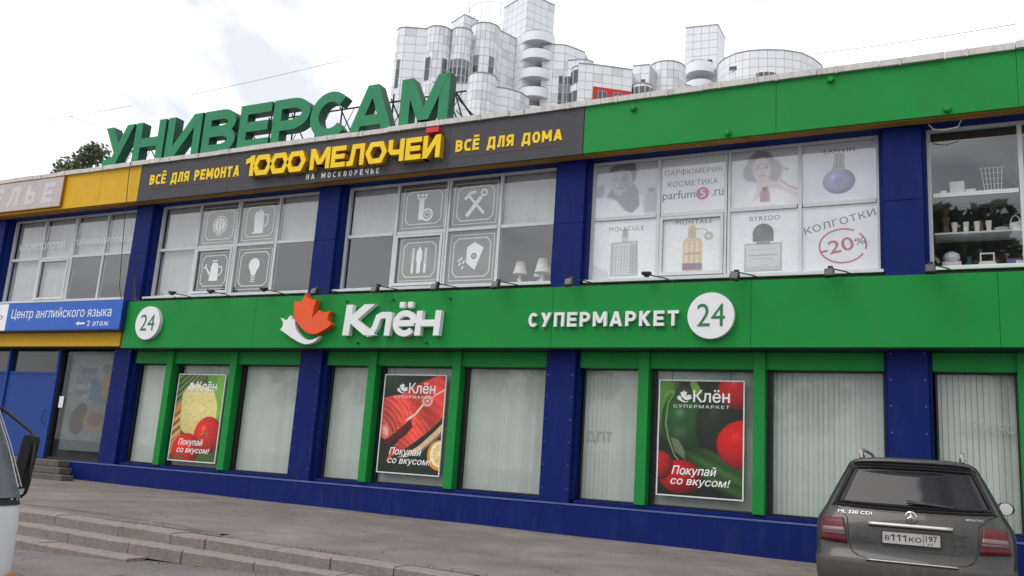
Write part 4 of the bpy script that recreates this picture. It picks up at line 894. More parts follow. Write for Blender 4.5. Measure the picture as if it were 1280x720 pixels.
p.ell(.99,.20,.20,.21,(232,150,40),soft=.04); p.ell(1.0,.21,.165,.18,(248,238,214),soft=.05); p.ell(1.01,.21,.13,.15,(238,196,90),soft=.1)
for a in range(5): p.line([(1.0,.21),(1.0+.14*math.cos(1.8+a*.5),.21+.12*math.sin(1.8+a*.5))],.01,(250,240,215))
p.noise(.06,5)
poster(2.20,3.68,.31,2.31,'framed poster of raw salmon steaks and a lemon slice',(p.blur(2),p)[1].material('poster_print_salmon',.35),1)
# 3: peppers
p=Pic(280,380,(22,30,22)); p.ell(.0,.95,.28,.7,(84,138,44),soft=.5); p.ball(.40,.66,.38,(34,84,36),dark=.25,hi=.18,ry=.42,lx=-.4,ly=.2); p.ball(.78,.62,.34,(26,40,26),dark=.3,hi=.10,ry=.45,lx=-.4,ly=.35)
p.poly([(.36,1),(.42,.84),(.52,.90),(.44,1)],(110,160,60)); p.line([(.06,.86),(.10,.9),(.18,.9),(.10,.80),(.08,.62),(.12,.48),(.2,.34),(.3,.26)],.018,(128,150,104)); p.poly([(.14,.50),(.2,.38),(.40,.26),(.36,.34),(.24,.48)],(120,132,100),al=.8); p.ell(.26,.55,.12,.10,(120,134,110),al=.35,soft=.9)
cu=np.zeros((380,280,3))+np.array((44,76,34))/255.; cu*=(1+.16*np.sin((p.y+p.x*.35)*55)*np.clip(1,0,1))[...,None]; dx=p.x-.78; dy=(p.y-.20)*p.asp; u=(dx*.88-dy*.47)/.52; v=(dx*.47+dy*.88)/.20; p.put(np.clip((1-np.hypot(u,v))/.05,0,1),np.clip(cu*(1.15-.5*np.clip(np.hypot(u,v)**3,0,1))[...,None],0,1))
p.ball(1.02,.46,.33,(214,18,16),dark=.55,hi=.10,ry=.29); p.ball(.98,.93,.28,(206,22,18),dark=.45,hi=.18,ry=.24); p.ball(.27,.16,.26,(196,18,26),dark=.5,hi=.22,ry=.20); p.ball(.02,.25,.17,(200,24,30),dark=.5,hi=.2); p.line([(.30,.18),(.36,.2)],.03,(150,160,60)); p.noise(.06,5)
poster(8.20,9.69,.29,2.29,'framed poster of a dark green pepper cucumber and tomatoes',(p.blur(3),p)[1].material('poster_print_pepper',.35),1)
# pastry poster on the far-left display window
p=Pic(200,340,(150,158,160)); p.noise(.15,24); p.poly([(.05,.85),(.05,.98),(.8,.98),(.8,.85)],(170,178,180)); p.poly([(.46,.52),(.5,.74),(1,.66),(1,.42),(.75,.5)],(70,120,160)); p.poly([(.70,.55),(.72,.80),(.88,.82),(.9,.55)],(150,140,50)); p.ell(.8,.7,.07,.08,(206,130,50)); p.ell(.76,.85,.1,.08,(90,130,60))
p.ell(.30,.30,.17,.24,(98,82,70)); p.ell(.36,.42,.12,.12,(84,70,60)); p.ell(.66,.30,.25,.20,(172,150,110)); p.ell(.68,.33,.18,.13,(150,110,110)); p.ell(.9,.27,.12,.10,(158,150,90)); p.a*=.62; p.poly([(.0,.0),(.0,.13),(.5,.10),(1,.14),(1,.0)],(92,100,102)); p.noise(.05,5)
t=thing('display_poster','faded poster of pastries inside the dusty far-left shop window','poster',(-7.1,.33,1.4)); picture('sheet',-7.95,-6.15,.25,2.75,.33,p.material('faded_pastry_print',.6),t)
pp=mat('faded_blue_print',s2l((30,40,84)),.6)
for i,wd in enumerate(('Свежая','выпечка','кофе')): font_text(wd,-7.7,-6.95+.1*(i==1)-.2*(i==2),2.25-i*.30,2.45-i*.30,.328,pp,t,shear=.3,off=.008)
t=obj('notice',bx(-8.14,-7.97,.255,.26,1.32,1.62),'banner'); tag(t,'small white notice taped to the far-left shop window','notice'); t['category']='notice'
# faint reversed-looking lettering on the right-hand glass
t=thing('glass_lettering','faint pale ФРУКТЫ lettering on the glass behind the car','window lettering',(13.3,.29,1.7)); font_text('ФРУКТЫ',13.78,13.05,1.56,1.74,.296,mat('faint_print',s2l((170,178,172)),.7),t)
t=thing('glass_lettering','faint grey lettering low on the narrow glass beside the middle pier','window lettering',(7.1,.38,1.2)); font_text('ТПД',7.25,6.75,1.12,1.34,.380,mat('faint_grey_print',s2l((158,164,158)),.7),t)
# ================================================================== THE TALL WHITE APARTMENT BUILDING BEHIND
ap=thing('apartment_building','tall white panelled apartment block with round towers and stacked balconies behind the shops','building',(-30,95,-1))
CAMX,CAMY=12.86,-15.12
unit=bpy.data.meshes.new('panel'); ub=B(); box(ub,-.5,.5,-.5,.5,-.5,.5); ub.to_mesh(unit); ub.free(); unit.materials.append(M['tile'])
NP=[0]
def mass(name,path,z1,back=None,tw=1.25,th=1.25,zlow=44,sep=False,z0=-1.0,smooth=False):
    n=len(path); poly=list(path)+(back or [])
    bm=B(); lo=[bm.verts.new((x,y,z0)) for x,y in poly]; hi=[bm.verts.new((x,y,z1)) for x,y in poly]; N_=len(poly)
    for i in range(N_): bm.faces.new((lo[i],lo[(i+1)%N_],hi[(i+1)%N_],hi[i]))
    bmesh.ops.triangulate(bm,faces=[bm.faces.new(hi)])
    o=obj(name,bm,'joint',ap)
    st=B(); zt=z1; rows=[]
    while zt>zlow: rows.append((zt-th+.03,zt-.03)); zt-=th
    L_=[(Vector(path[i+1])-Vector(path[i])).length for i in range(n-1)]
    # columns: short facets are one panel wide, long ones are divided
    for i in range(n-1):
        a=Vector(path[i]); b=Vector(path[i+1]); d=(b-a); ln=d.length; d.normalize(); nr=Vector((d.y,-d.x)); c=max(1,round(ln/tw)); wd=ln/c
        for j in range(c):
            m_=a+d*(wd*(j+.5))+nr*.035
            for zb,zt in rows:
                jig=random.uniform(-.006,.006)
                if sep and NP[0]<300 and wd>.6:
                    q=bpy.data.objects.new('panel',unit); COL.objects.link(q); q.parent=o; q.location=Vector((m_.x,m_.y,(zb+zt)/2))-rootloc(o); q.scale=(wd-.055,.07+jig,zt-zb); q.rotation_euler=(0,0,math.atan2(d.y,d.x)); NP[0]+=1
                else:
                    p0=a+d*(wd*j+.028); p1=a+d*(wd*(j+1)-.028); f0=p0+nr*(.07+jig); f1=p1+nr*(.07+jig)
                    v=[st.verts.new(k) for k in ((f0.x,f0.y,zb),(f1.x,f1.y,zb),(f1.x,f1.y,zt),(f0.x,f0.y,zt),(p0.x,p0.y,zb),(p1.x,p1.y,zb),(p1.x,p1.y,zt),(p0.x,p0.y,zt))]
                    mi_=1 if random.random()<.22 else 0
                    for q in ((0,1,2,3),(4,5,1,0),(1,5,6,2),(3,2,6,7),(4,0,3,7)): st.faces.new([v[k] for k in q]).material_index=mi_
    # coping
    cp=B(); 
    for i in range(n-1):
        a=Vector(path[i]); b=Vector(path[i+1]); d=(b-a).normalized(); nr=Vector((d.y,-d.x))
        q=[a+nr*.13-d*.0,b+nr*.13,b-nr*.2,a-nr*.2]; lo=[cp.verts.new((v.x,v.y,z1-.02)) for v in q]; hi=[cp.verts.new((v.x,v.y,z1+.13)) for v in q]
        for k in range(4): cp.faces.new((lo[k],lo[(k+1)%4],hi[(k+1)%4],hi[k]))
        cp.faces.new(hi); cp.faces.new(lo[::-1])
    obj('coping',cp,'tiledark',o)
    if len(st.verts): obj('cladding',st,['tile','tileb'],o,kind='stuff')
    else: st.free()
    return o
def cyl(cx,cy,r,z1,sweep=200,step=20,name='round_bay',**k):
    a0=math.degrees(math.atan2(CAMY-cy,CAMX-cx)); n=round(sweep/step)
    path=[(cx+r*math.cos(R(a0-sweep/2+sweep*i/n)),cy+r*math.sin(R(a0-sweep/2+sweep*i/n))) for i in range(n+1)]
    return mass(name,path,z1,tw=9,**k)
def awin(A,Bp,u0,u1,z0,z1,nx=1,ny=1,name='window',out=.1):
    A=Vector(A);d=(Vector(Bp)-A).normalized(); nr=Vector((d.y,-d.x))
    def bxw(bm,ua,ub,za,zb,oa,ob):
        q=[A+d*ua+nr*ob,A+d*ub+nr*ob,A+d*ub+nr*oa,A+d*ua+nr*oa]; lo=[bm.verts.new((v.x,v.y,za)) for v in q]; hi=[bm.verts.new((v.x,v.y,zb)) for v in q]
        for k in range(4): bm.faces.new((lo[k],lo[(k+1)%4],hi[(k+1)%4],hi[k]))
        bm.faces.new(hi); bm.faces.new(lo[::-1])
    f=B(); bxw(f,u0,u1,z0,z1,0,out); o=obj(name,f,'frame',ap); w_=(u1-u0)/nx; h_=(z1-z0)/ny
    for i in range(nx):
        for j in range(ny):
            g=B(); bxw(g,u0+w_*i+.04,u0+w_*(i+1)-.04,z0+h_*j+.035,z0+h_*(j+1)-.035,.02,out+.015+.004*((i+j)%3)); obj('pane',g,'farglass' if (j+i*0)%3!=2 else 'curtain',o)
    return o
M['curtain']=mat('far_window_curtain',s2l((115,118,124)),.3,.6,var=.2,scale=.6)
def cwin(cx,cy,r,bear,wdeg,z0,z1,nx,ny):
    """glazing on a round bay: bear = angle from the camera direction"""
    a0=math.degrees(math.atan2(CAMY-cy,CAMX-cx))+bear; s=wdeg/nx
    for i in range(nx):
        a=a0-wdeg/2+s*i; P_=(cx+r*math.cos(R(a)),cy+r*math.sin(R(a))); Q_=(cx+r*math.cos(R(a+s)),cy+r*math.sin(R(a+s)))
        awin(P_,Q_,.02,(Vector(P_)-Vector(Q_)).length-.02,z0,z1,1,ny,out=.12)
T1,T2,T3=(-44.8,89.3),(-39.6,86.8),(-37.3,91.1)
DR=[(-16.2,103.9),(-15.4,101.6),(-14.2,100.2),(-12.4,99.1),(-10.4,98.9),(-8.1,99.4),(-6.0,100.3),(-4,101.8),(-2.7,104.0),(-1.9,106.4),(-1.8,108.6)]
mass('drum',DR,59.7,back=[(-6,114),(-14,112)],tw=1.25,sep=True,zlow=50)
mass('stair_tower',[(-20.9,103.1),(-16.2,103.7),(-16.2,108.3)],67.2,back=[(-21.5,108)],tw=1.18,th=1.2,sep=True,zlow=60)
mass('tower',[T1,T2,T3],67.6,back=[(-42.5,93.5)],tw=1.25,th=1.25,sep=True,zlow=50)
mass('wing',[(-37.3,88.0),(-35.7,88.3),(-34.3,89),(-33.3,90.5),(-32.5,92)],59.7,back=[(-33,97),(-38,97)],zlow=48)
mass('wing',[(-34.0,89.5),(-31.6,89.9),(-30.7,91)],57.5,back=[(-31,97),(-34,97)],zlow=47)
mass('wing',[(-31.0,86.5),(-29.2,87.5),(-27,89),(-24.7,90.7)],55.2,back=[(-26,97),(-31.5,96)],zlow=47)
mass('wing',[(-25.3,92.5),(-22.9,92.8)],56.7,back=[(-22.5,98),(-25.4,97)],zlow=47)
mass('wing',[(-23.5,96),(-17.0,103.5)],56.5,back=[(-20,108),(-26,104)],zlow=47)
cyl(-21.9,97.7,2.5,58.2,zlow=48)
mass('side_block',[(-55.3,78.2),(-55.0,77.2),(-54.3,76.8),(-53.4,76.9),(-50.7,78.4)],59.7,back=[(-51,84),(-56,84)],zlow=43)
cyl(-49.6,79.7,1.8,59.7,zlow=43); cyl(-46.6,80.9,1.4,59.7,zlow=43); cyl(-44.5,83.8,2.0,61.3,zlow=43)
mass('side_block',[(-42.9,84.0),(-41.53,87.575)],61.2,back=[(-44,90),(-48,88)],zlow=43)
mass('penthouse',[(-52.5,87.2),(-49.367,85.668),(-48.376,88.079)],65.5,back=[(-52,90)],zlow=60)
cyl(-41.9,79.5,1.9,51.4,zlow=40); mass('low_bay',[(-40.3,80.5),(-38.9,81.6),(-37.9,83.2),(-37.6,85.2)],50.4,back=[(-40,88)],zlow=40)
mass('side_block',[(-48.6,77.6),(-43.4,79.6)],51.0,back=[(-44,84),(-48,82)],zlow=40)
# windows
cwin(-49.6,79.7,1.82,-42,30,51.6,55.1,1,2); cwin(-49.6,79.7,1.82,34,28,51.6,55.1,1,2)
cwin(-46.6,80.9,1.42,0,120,51.4,55.1,5,3)
cwin(-44.5,83.8,2.02,-30,27,51.9,56.4,1,3); cwin(-44.5,83.8,2.02,32,27,51.9,56.4,1,3)
awin((-55.3,78.2),(-55.0,77.2),.05,.95,50.6,55.4,1,3)
awin((-54.3,76.8),(-53.4,76.9),.0,.6,50.6,54.9,1,3)
awin((-35.7,88.3),(-34.3,89),.9,1.5,49.9,55.0,1,4); awin((-34.3,89.45),(-31.6,89.9),.05,1.9,49.9,55.0,4,4,out=.32)
for z,zz in ((52.9,54.9),(50.2,51.8)): 
    a0=(-31.4,89.2); cc=(-31.4,89.0); cwin(cc[0],cc[1],1.55,0,170,z,zz,5,1)
cb=cyl(-31.4,89.0,1.48,55.4,sweep=220,zlow=49); 
awin((-27,89),(-24.7,90.7),-2.6,2.8,48.6,52.0,1,1,name='red_panel',out=.09).data.materials[0]=M['farred']
for ch in [o for o in scene.objects if o.name.startswith('red_panel')][0].children: ch.data.materials[0]=M['farred']; ch.name='red_sheet'
for u in (-1.9,.3): awin((-27,89),(-24.7,90.7),u,u+1.25,48.9,51.5,2,1,out=.14)
cwin(-23.6,91.9,1.4,0,150,49.0,52.6,5,1); cyl(-23.6,91.9,1.35,53.0,sweep=220,zlow=47)
awin((-25.3,92.5),(-22.9,92.8),1.2,1.9,53.9,54.6); cwin(-21.9,97.7,2.5,0,90,51.5,53.6,6,1)
awin((-12.4,99.1),(-8.1,99.4),-.9,.2,57.2,57.8); cwin(-8.8,101.2,2.2,6,130,53.5,56.3,7,1)
for u in (.9,3.3): awin((-20.9,103.1),(-16.2,103.7),u,u+.8,61.2,61.7)
# round stacked balconies
def balcony(cx,cy,r,a_out,zt,zb,nm='balcony'):
    n=14; b=B(); po=[(cx+r*math.cos(R(a_out-95+190*i/n)),cy+r*math.sin(R(a_out-95+190*i/n))) for i in range(n+1)]
    pi=[(cx+(r-.12)*math.cos(R(a_out-95+190*i/n)),cy+(r-.12)*math.sin(R(a_out-95+190*i/n))) for i in range(n+1)]
    A_=[b.verts.new((x,y,zb)) for x,y in po]; B2=[b.verts.new((x,y,zt)) for x,y in po]; C2=[b.verts.new((x,y,zt)) for x,y in pi]; D2=[b.verts.new((x,y,zb+.12)) for x,y in pi]
    for i in range(n):
        b.faces.new((A_[i],A_[i+1],B2[i+1],B2[i])); b.faces.new((B2[i],B2[i+1],C2[i+1],C2[i])); b.faces.new((C2[i],C2[i+1],D2[i+1],D2[i]))
    f=b.faces.new(A_[::-1]); f2=b.faces.new(D2); bmesh.ops.triangulate(b,faces=[f,f2])
    o=obj(nm,b,'tile',ap)
    rl=B(); tube(rl,[(x,y,zt+.18) for x,y in pi],.03,4); obj('rail',rl,'metal',o)
    dn=B(); d=Vector((math.cos(R(a_out)),math.sin(R(a_out)))); t=Vector((-d.y,d.x)); c0=Vector((cx,cy))
    q=[c0+t*.5+d*.12,c0+t*1.3+d*.12]
    dn.faces.new([dn.verts.new(k) for k in ((q[0].x,q[0].y,zb+.1),(q[1].x,q[1].y,zb+.1),(q[1].x,q[1].y,zb+2.2),(q[0].x,q[0].y,zb+2.2))]); obj('door',dn,'farglass',o)
na=math.degrees(math.atan2(-2.3,4.3))
for zt in (61.3,58.6,55.7,52.8,49.9): balcony(-38.5,88.7,2.5,na-22,zt,zt-1.35)
for zt in (60.7,57.8): balcony(-18.6,103.4,2.1,-86,zt,zt-1.55)
# white tube lattice on the roof
cr_=B(); cx,cy=-47.2,90.0
for i in range(14):
    a=6.2832*i/14
    for s_ in (.55,-.55): tube(cr_,[(cx+2.6*math.cos(a),cy+2.6*math.sin(a),62.5),(cx+3.6*math.cos(a+s_*.55),cy+3.6*math.sin(a+s_*.55),68),(cx+5.6*math.cos(a+s_),cy+5.6*math.sin(a+s_),75)],.04,4)
for r_,z in ((3.5,67.6),(2.65,63.4)): tube(cr_,[(cx+r_*math.cos(6.2832*k/28),cy+r_*math.sin(6.2832*k/28),z) for k in range(29)],.05,4,cap=False)
obj('roof_lattice',cr_,'frame',ap)
# ================================================================== TREES
def tree(x,y,h,r,label,group,seed,dens=1.0,leaf=.16):
    rd=random.Random(seed); t=thing('tree',label,'tree',(x,y,-1),group)
    tk=B(); tube(tk,[(x,y,-1),(x+.1,y,h*.3),(x-.1,y+.1,h*.55),(x+.1,y,h*.85)],[.28,.22,.15,.05],7); cl=[]
    for i in range(int(26*dens)):
        a=rd.uniform(0,6.28); zz=rd.uniform(.38,1.0); rad=r*math.sqrt(rd.random())*(1.15-.75*abs(zz-.6)/.5*.9)
        c=Vector((x+rad*math.cos(a),y+rad*math.sin(a),h*zz)); cl.append((c,rd.uniform(.5,1.1)*r*.30)); tube(tk,[(x,y,h*zz*.72),(x+(c.x-x)*.5,y+(c.y-y)*.5,h*zz*.9),tuple(c)],[.07,.045,.015],4)
    obj('trunk',tk,'bark',t)
    cr=B()
    for c,q in cl:
        for j in range(int(190*dens)):
            d=Vector((rd.gauss(0,1),rd.gauss(0,1),rd.gauss(0,.8))).normalized()*q*rd.random()**.45; p=c+d; s=leaf*rd.uniform(.6,1.3)
            u=Vector((rd.gauss(0,1),rd.gauss(0,1),rd.gauss(0,1))).normalized(); v=u.orthogonal().normalized()
            cr.faces.new([cr.verts.new(p+k) for k in (u*s,v*s*.5,-u*s,-v*s*.5)])
    obj('crown',cr,'leaf',t)
tree(-35.9,20.5,18.4,2.9,'leafy green tree rising behind the yellow fascia at the left','',3,1.4,.14)
tree(-39.2,20.5,17.3,2.3,'smaller tree at the left edge of the pair behind the yellow fascia','',4,1.2,.14)
for o in scene.objects:
    if o.get('group')=='': del o['group']
for i,(x,y,h) in enumerate(((-36,-36,12.5),(-24,-32,10.5),(-10,-34,11.5),(3,-35,9),(15,-28,13),(28,-34,12))):
    tree(x,y,h,4.2,'broad street tree number %s from the left across the street'%['one','two','three','four','five','six'][i],'street trees across the road',20+i,.7,.34)
# overhead wires
for (a,b,nm) in (((-34,10,19.2),(-21.2,10,14.45),'overhead wire running down from the upper left behind the roof letters'),((-31,10,15.55),(-19.9,10,15.48),'thin overhead wire left of the roof letters'),((-16.2,10,15.5),(-7.6,10,15.87),'thin overhead wire above the roof letters'),((9.67,10,13.2),(14.84,10,13.23),'thin overhead wire over the upper green fascia')):
    tag(obj('overhead_wire',tube(B(),[Vector(a).lerp(Vector(b),t/8)-Vector((0,0,.04*4*(t/8)*(1-t/8))) for t in range(9)],.008,4),'metal'),nm,'wire','overhead wires against the sky')
# ================================================================== THINGS IN THE UPPER WINDOWS
for i,(x,z,s) in enumerate(((5.00,4.25,1.0),(5.52,4.22,1.15),(5.32,4.28,.75))):
    t=thing('table_lamp',['left white table lamp in the upper window beside the middle pier','largest and rightmost white table lamp in the upper window','small white table lamp between the two larger ones'][i],'table lamp',(x,.62 if i<2 else .85,z),'white table lamps in the upper window'); y=.62 if i<2 else .85
    obj('lamp_shade',lathe(B(),[(.15*s,z+.24*s),(.09*s,z+.50*s)],x,y,16),'shade',t,smooth=True); obj('base',lathe(B(),[(.07*s,z),(.03*s,z+.04),(.055*s,z+.12*s),(.02,z+.2*s),(.012,z+.30*s)],x,y,12),'white',t,smooth=True)
obj('shelf',bx(12.75,17.9,.36,.9,4.80,4.83),'frame',bl); obj('display_back',bx(12.72,17.95,1.05,1.08,4.2,5.42),'roomdark',bl); obj('shelf',bx(12.75,17.9,.36,1.05,5.46,5.485),'frame',bl)
obj('shelf',bx(12.75,17.9,.36,1.05,4.215,4.235),'frame',bl)
def item(name,label,cat,bm,mt,loc): return tag(obj(name,bm,mt,None,loc=None),label,cat)
for i,x in enumerate((13.05,13.22,13.38,13.55)): item('cup','white tumbler standing %s in the row on the middle shelf'%['first','second','third','fourth'][i],'cup',lathe(B(),[(.030,4.84),(.048,5.04)],x,.55,12),'shade',0).__setitem__('group','white tumblers in the right-hand window')
t=thing('basket','white handled basket on the shelf of the right-hand window','basket',(13.93,.55,4.83)); obj('bowl',lathe(B(),[(.05,4.83),(.085,4.86),(.09,4.97),(.075,4.98)],13.93,.55,14),'shade',t); obj('handle',tube(B(),arcp:=[(13.93+.07*math.cos(R(a)),.55,4.96+.15*math.sin(R(a))) for a in range(0,181,20)],.010,5),'shade',t)
item('bowl','shallow white bowl left of the handled basket','bowl',lathe(B(),[(.04,4.83),(.11,4.90),(.115,4.905)],13.73,.55,14),'shade',0)
item('figurine','tall brown wooden figurine on the middle shelf','figurine',lathe(B(),[(.05,4.83),(.07,4.9),(.045,5.0),(.08,5.12),(.035,5.2),(.06,5.28),(.02,5.36)],12.92,.6,9),'brown',0)
item('plate','dark oval dish at the end of the middle shelf','dish',lathe(B(),[(.06,4.83),(.17,4.92),(.175,4.93)],14.2,.6,14),'brown',0)
t=thing('cat_figurine','white cat figurine on a purple box in the right-hand window','figurine',(14.05,.5,4.36)); obj('body',lathe(B(),[(.06,4.37),(.09,4.43),(.07,4.50),(.045,4.55)],14.08,.5,12),'shade',t,smooth=True)
hb=lathe(B(),[(.02,4.53),(.065,4.57),(.065,4.62),(.03,4.66)],14.08,.5,12); prism(hb,[(14.02,4.64),(14.03,4.71),(14.07,4.66)],.49,.51); prism(hb,[(14.09,4.66),(14.13,4.71),(14.14,4.64)],.49,.51); obj('head',hb,'shade',t)
item('box','long purple box on the lowest shelf under the cat figurine','box',bx(13.78,14.28,.40,.62,4.237,4.355),'purple',0); item('box','white label box in front of the purple box','box',bx(13.90,14.13,.385,.398,4.237,4.32),'shade',0)
t=thing('picture_stand','small white square picture stand on the lowest shelf','picture stand',(13.5,.5,4.24)); f=B()
for q in ((13.40,13.61,4.33,4.35),(13.40,13.61,4.47,4.49),(13.40,13.42,4.3502,4.4698),(13.59,13.61,4.3502,4.4698)): box(f,q[0],q[1],.48,.51,q[2],q[3])
obj('frame',f,'shade',t); obj('base',bx(13.38,13.63,.44,.54,4.237,4.327,bev=.008),'shade',t)
item('box','low white carton left of the picture stand','box',bx(12.90,13.08,.42,.55,4.237,4.34,bev=.004),'shade',0)
t=thing('animal_figurine','pale striped animal figurine on a white plinth on the lowest shelf','figurine',(13.0,.6,4.24)); obj('body',lathe(B(),[(.09,4.40),(.13,4.46),(.12,4.53),(.06,4.57)],12.99,.68,10),'banner',t); obj('plinth',bx(12.85,13.13,.60,.76,4.237,4.398),'shade',t)
item('box','small white carton at the left on the upper shelf','box',bx(12.86,12.95,.5,.6,5.487,5.60),'shade',0); item('box','large white carton on the upper shelf of the right-hand window','box',bx(13.0,13.22,.6,.8,5.487,5.78),'shade',0); item('box','low pale carton right of the large one on the upper shelf','box',bx(13.23,13.38,.5,.6,5.487,5.60),'shade',0)
bb=B(); 
for i in range(6):
    for j in range(7): 
        x=13.47+i*.055+.0*j; tube(bb,[(13.53+i*.045,.6,5.49),(13.47+i*.062,.6,5.98)],.006,3) if j==0 else None
for j in range(6): z=5.5+j*.095; w_=.0125*j; tube(bb,[(13.53-w_,.6,z),(13.755+w_*1.0,.6,z)],.006,3)
item('wire_basket','tall white wire basket flaring upward on the upper shelf','basket',bb,'shade',0)
bb=B(); rd=random.Random(5)
for i in range(160):
    p=Vector((rd.gauss(14.05,.13),.9+rd.gauss(0,.08),5.5+abs(rd.gauss(.25,.25)))); u=Vector((rd.gauss(0,1),rd.gauss(0,1),rd.gauss(0,1))).normalized()*.06; v=u.orthogonal()*.5; bb.faces.new([bb.verts.new(p+k) for k in (u,v,-u,-v)])
item('house_plant','dark leafy house plant on the upper shelf of the right-hand window','plant',bb,'leaf',0)
# ================================================================== PARKED CAR
M['carpaint']=mat('grey_car_paint',(.026,.025,.024),.28,.6,metal=.35,var=.10,scale=3,dirt=.4,dirtcol=(.075,.068,.06,1),coat=.4)
M['carlow']=mat('dusty_car_paint',(.060,.055,.050),.5,.5,metal=.15,var=.15,scale=5,dirt=.6,dirtcol=(.13,.115,.10,1))
M['carglass']=mat('dark_car_glass',(.010,.009,.013),.05,.32,var=0); M['carglass'].node_tree.nodes['Principled BSDF'].inputs['IOR'].default_value=1.5
M['chrome']=mat('chrome',(.72,.72,.74),.15,metal=1,var=.02); M['satin']=mat('satin_silver',(.45,.44,.43),.35,metal=.8)
M['redlens']=mat('red_lamp_lens',(.10,.006,.009),.38,.4,var=.1,scale=12); M['clearlens']=mat('clear_lamp_lens',(.16,.09,.09),.35,.8,var=.1,scale=12)
M['plate']=mat('licence_plate',(.46,.45,.43),.45,var=.08,dirt=.4,dirtcol=(.25,.23,.2,1)); M['tyre']=mat('tyre_rubber',(.02,.02,.02),.85)
OX,OY,OZ=12.48,-5.12,-.80
CT=[(.25,.17,4.60,.86,.26),(.36,.05,4.72,.915,.26),(.50,.005,4.78,.940,.26),(.64,.0,4.78,.948,.26),(.695,.012,4.78,.948,.26),(.72,.055,4.77,.948,.26),(.86,.065,4.74,.952,.26),(1.0,.085,4.66,.948,.26),(1.09,.12,4.45,.93,.25),(1.15,.155,4.0,.895,.24),(1.21,.20,3.75,.862,.22),(1.42,.32,3.2,.765,.2),(1.62,.43,2.8,.665,.18),(1.655,.40,2.72,.645,.16),(1.69,.385,2.6,.62,.16),(1.725,.42,2.5,.57,.2),(1.755,.60,2.35,.46,.3),(1.77,.9,2.1,.30,.3),(1.775,1.2,1.9,.1,.2)]
def ct(z):
    for a,b in zip(CT,CT[1:]):
        if a[0]<=z<=b[0]:
            t=(z-a[0])/(b[0]-a[0]); return [a[i]+(b[i]-a[i])*t for i in range(5)]
    return CT[0] if z<CT[0][0] else CT[-1]
def ry(x,z,e=0):
    c=ct(z); q=min(abs(x)/c[3],.9999); return c[1]+c[4]*(1-math.sqrt(max(1-q**4,0)))-e
car=thing('parked_car','dark grey dusty off-road car seen from behind, parked nose to the blue plinth','car',(OX,OY+1,OZ))
def ring(c):
    z,y0,y1,hw,D=c; out_=[]
    ts=[math.sin(R(-90+180*i/20)) for i in range(21)]
    for t in ts: x=hw*t; out_.append((x,y0+D*(1-math.sqrt(max(1-min(abs(t),1)**4,0))),z))
    for f in (.25,.5,.75): out_.append((hw,(y0+D)+(y1-.5-y0-D)*f,z))
    for t in ts[::-1]: out_.append((hw*t,y1-.5*(1-math.sqrt(max(1-min(abs(t),1)**4,0))),z))
    for f in (.75,.5,.25): out_.append((-hw,(y0+D)+(y1-.5-y0-D)*f,z))
    return out_
def W3(p): return (OX+p[0],OY+p[1],OZ+p[2])
b_=B(); rg=[[b_.verts.new(W3(p)) for p in ring(c)] for c in CT]
for i,(a,c) in enumerate(zip(rg,rg[1:])):
    for k in range(len(a)):
        f=b_.faces.new((a[k],a[(k+1)%len(a)],c[(k+1)%len(a)],c[k])); f.material_index=1 if CT[i+1][0]<=.70 else 0
b_.faces.new(rg[-1]); b_.faces.new(rg[0][::-1])
obj('body',b_,['carpaint','carlow'],car,smooth=True)
def rpatch(name,TL,TR,BR,BL,mt,e=.008,nx=16,nz=6,parent=car,th=None,label=None,bow=0):
    b_=B(); g=[]
    for j in range(nz+1):
        v=j/nz; row=[]
        for i in range(nx+1):
            u=i/nx; x=(TL[0]*(1-u)+TR[0]*u)*(1-v)+(BL[0]*(1-u)+BR[0]*u)*v; z=(TL[1]*(1-u)+TR[1]*u)*(1-v)+(BL[1]*(1-u)+BR[1]*u)*v - bow*v*(1-(2*u-1)**2)+bow*.5*(1-v)*(1-(2*u-1)**2)
            row.append(b_.verts.new(W3((x,ry(x,z,e),z))))
        g.append(row)
    for j in range(nz):
        for i in range(nx): b_.faces.new((g[j][i],g[j+1][i],g[j+1][i+1],g[j][i+1]))
    rim=[g[0][i] for i in range(nx+1)]+[g[j][nx] for j in range(1,nz+1)]+[g[nz][i] for i in range(nx-1,-1,-1)]+[g[j][0] for j in range(nz-1,0,-1)]
    bk=[b_.verts.new(v.co+Vector((0,e+.01,0))) for v in rim]
    for i in range(len(rim)): b_.faces.new((rim[i],rim[(i+1)%len(rim)],bk[(i+1)%len(rim)],bk[i]))
    return obj(name,b_,mt,parent,label,smooth=True)
rpatch('window_seal',(-.600,1.655),(.600,1.655),(.785,1.215),(-.785,1.215),'black',.004,nz=10,bow=.02)
rpatch('rear_window',(-.575,1.632),(.575,1.632),(.745,1.245),(-.745,1.245),'carglass',.010,nz=10,bow=.02)
sp=B(); 
for t0 in range(12):
    pass
pr=None
for i in range(17):
    x=-.575+1.15*i/16; q4=(1-1.9*(abs(x)/.575)**4); q=[sp.verts.new(W3((x,yy,zz))) for yy,zz in ((.50,1.735+.02*q4),(.33+.10*(abs(x)/.6)**4,1.700+.014*q4),(.345+.10*(abs(x)/.6)**4,1.684+.010*q4),(.46,1.668))]
    if pr:
        for k in range(3): sp.faces.new((pr[k],pr[k+1],q[k+1],q[k]))
    pr=q
obj('spoiler',sp,'carpaint',car,smooth=True)
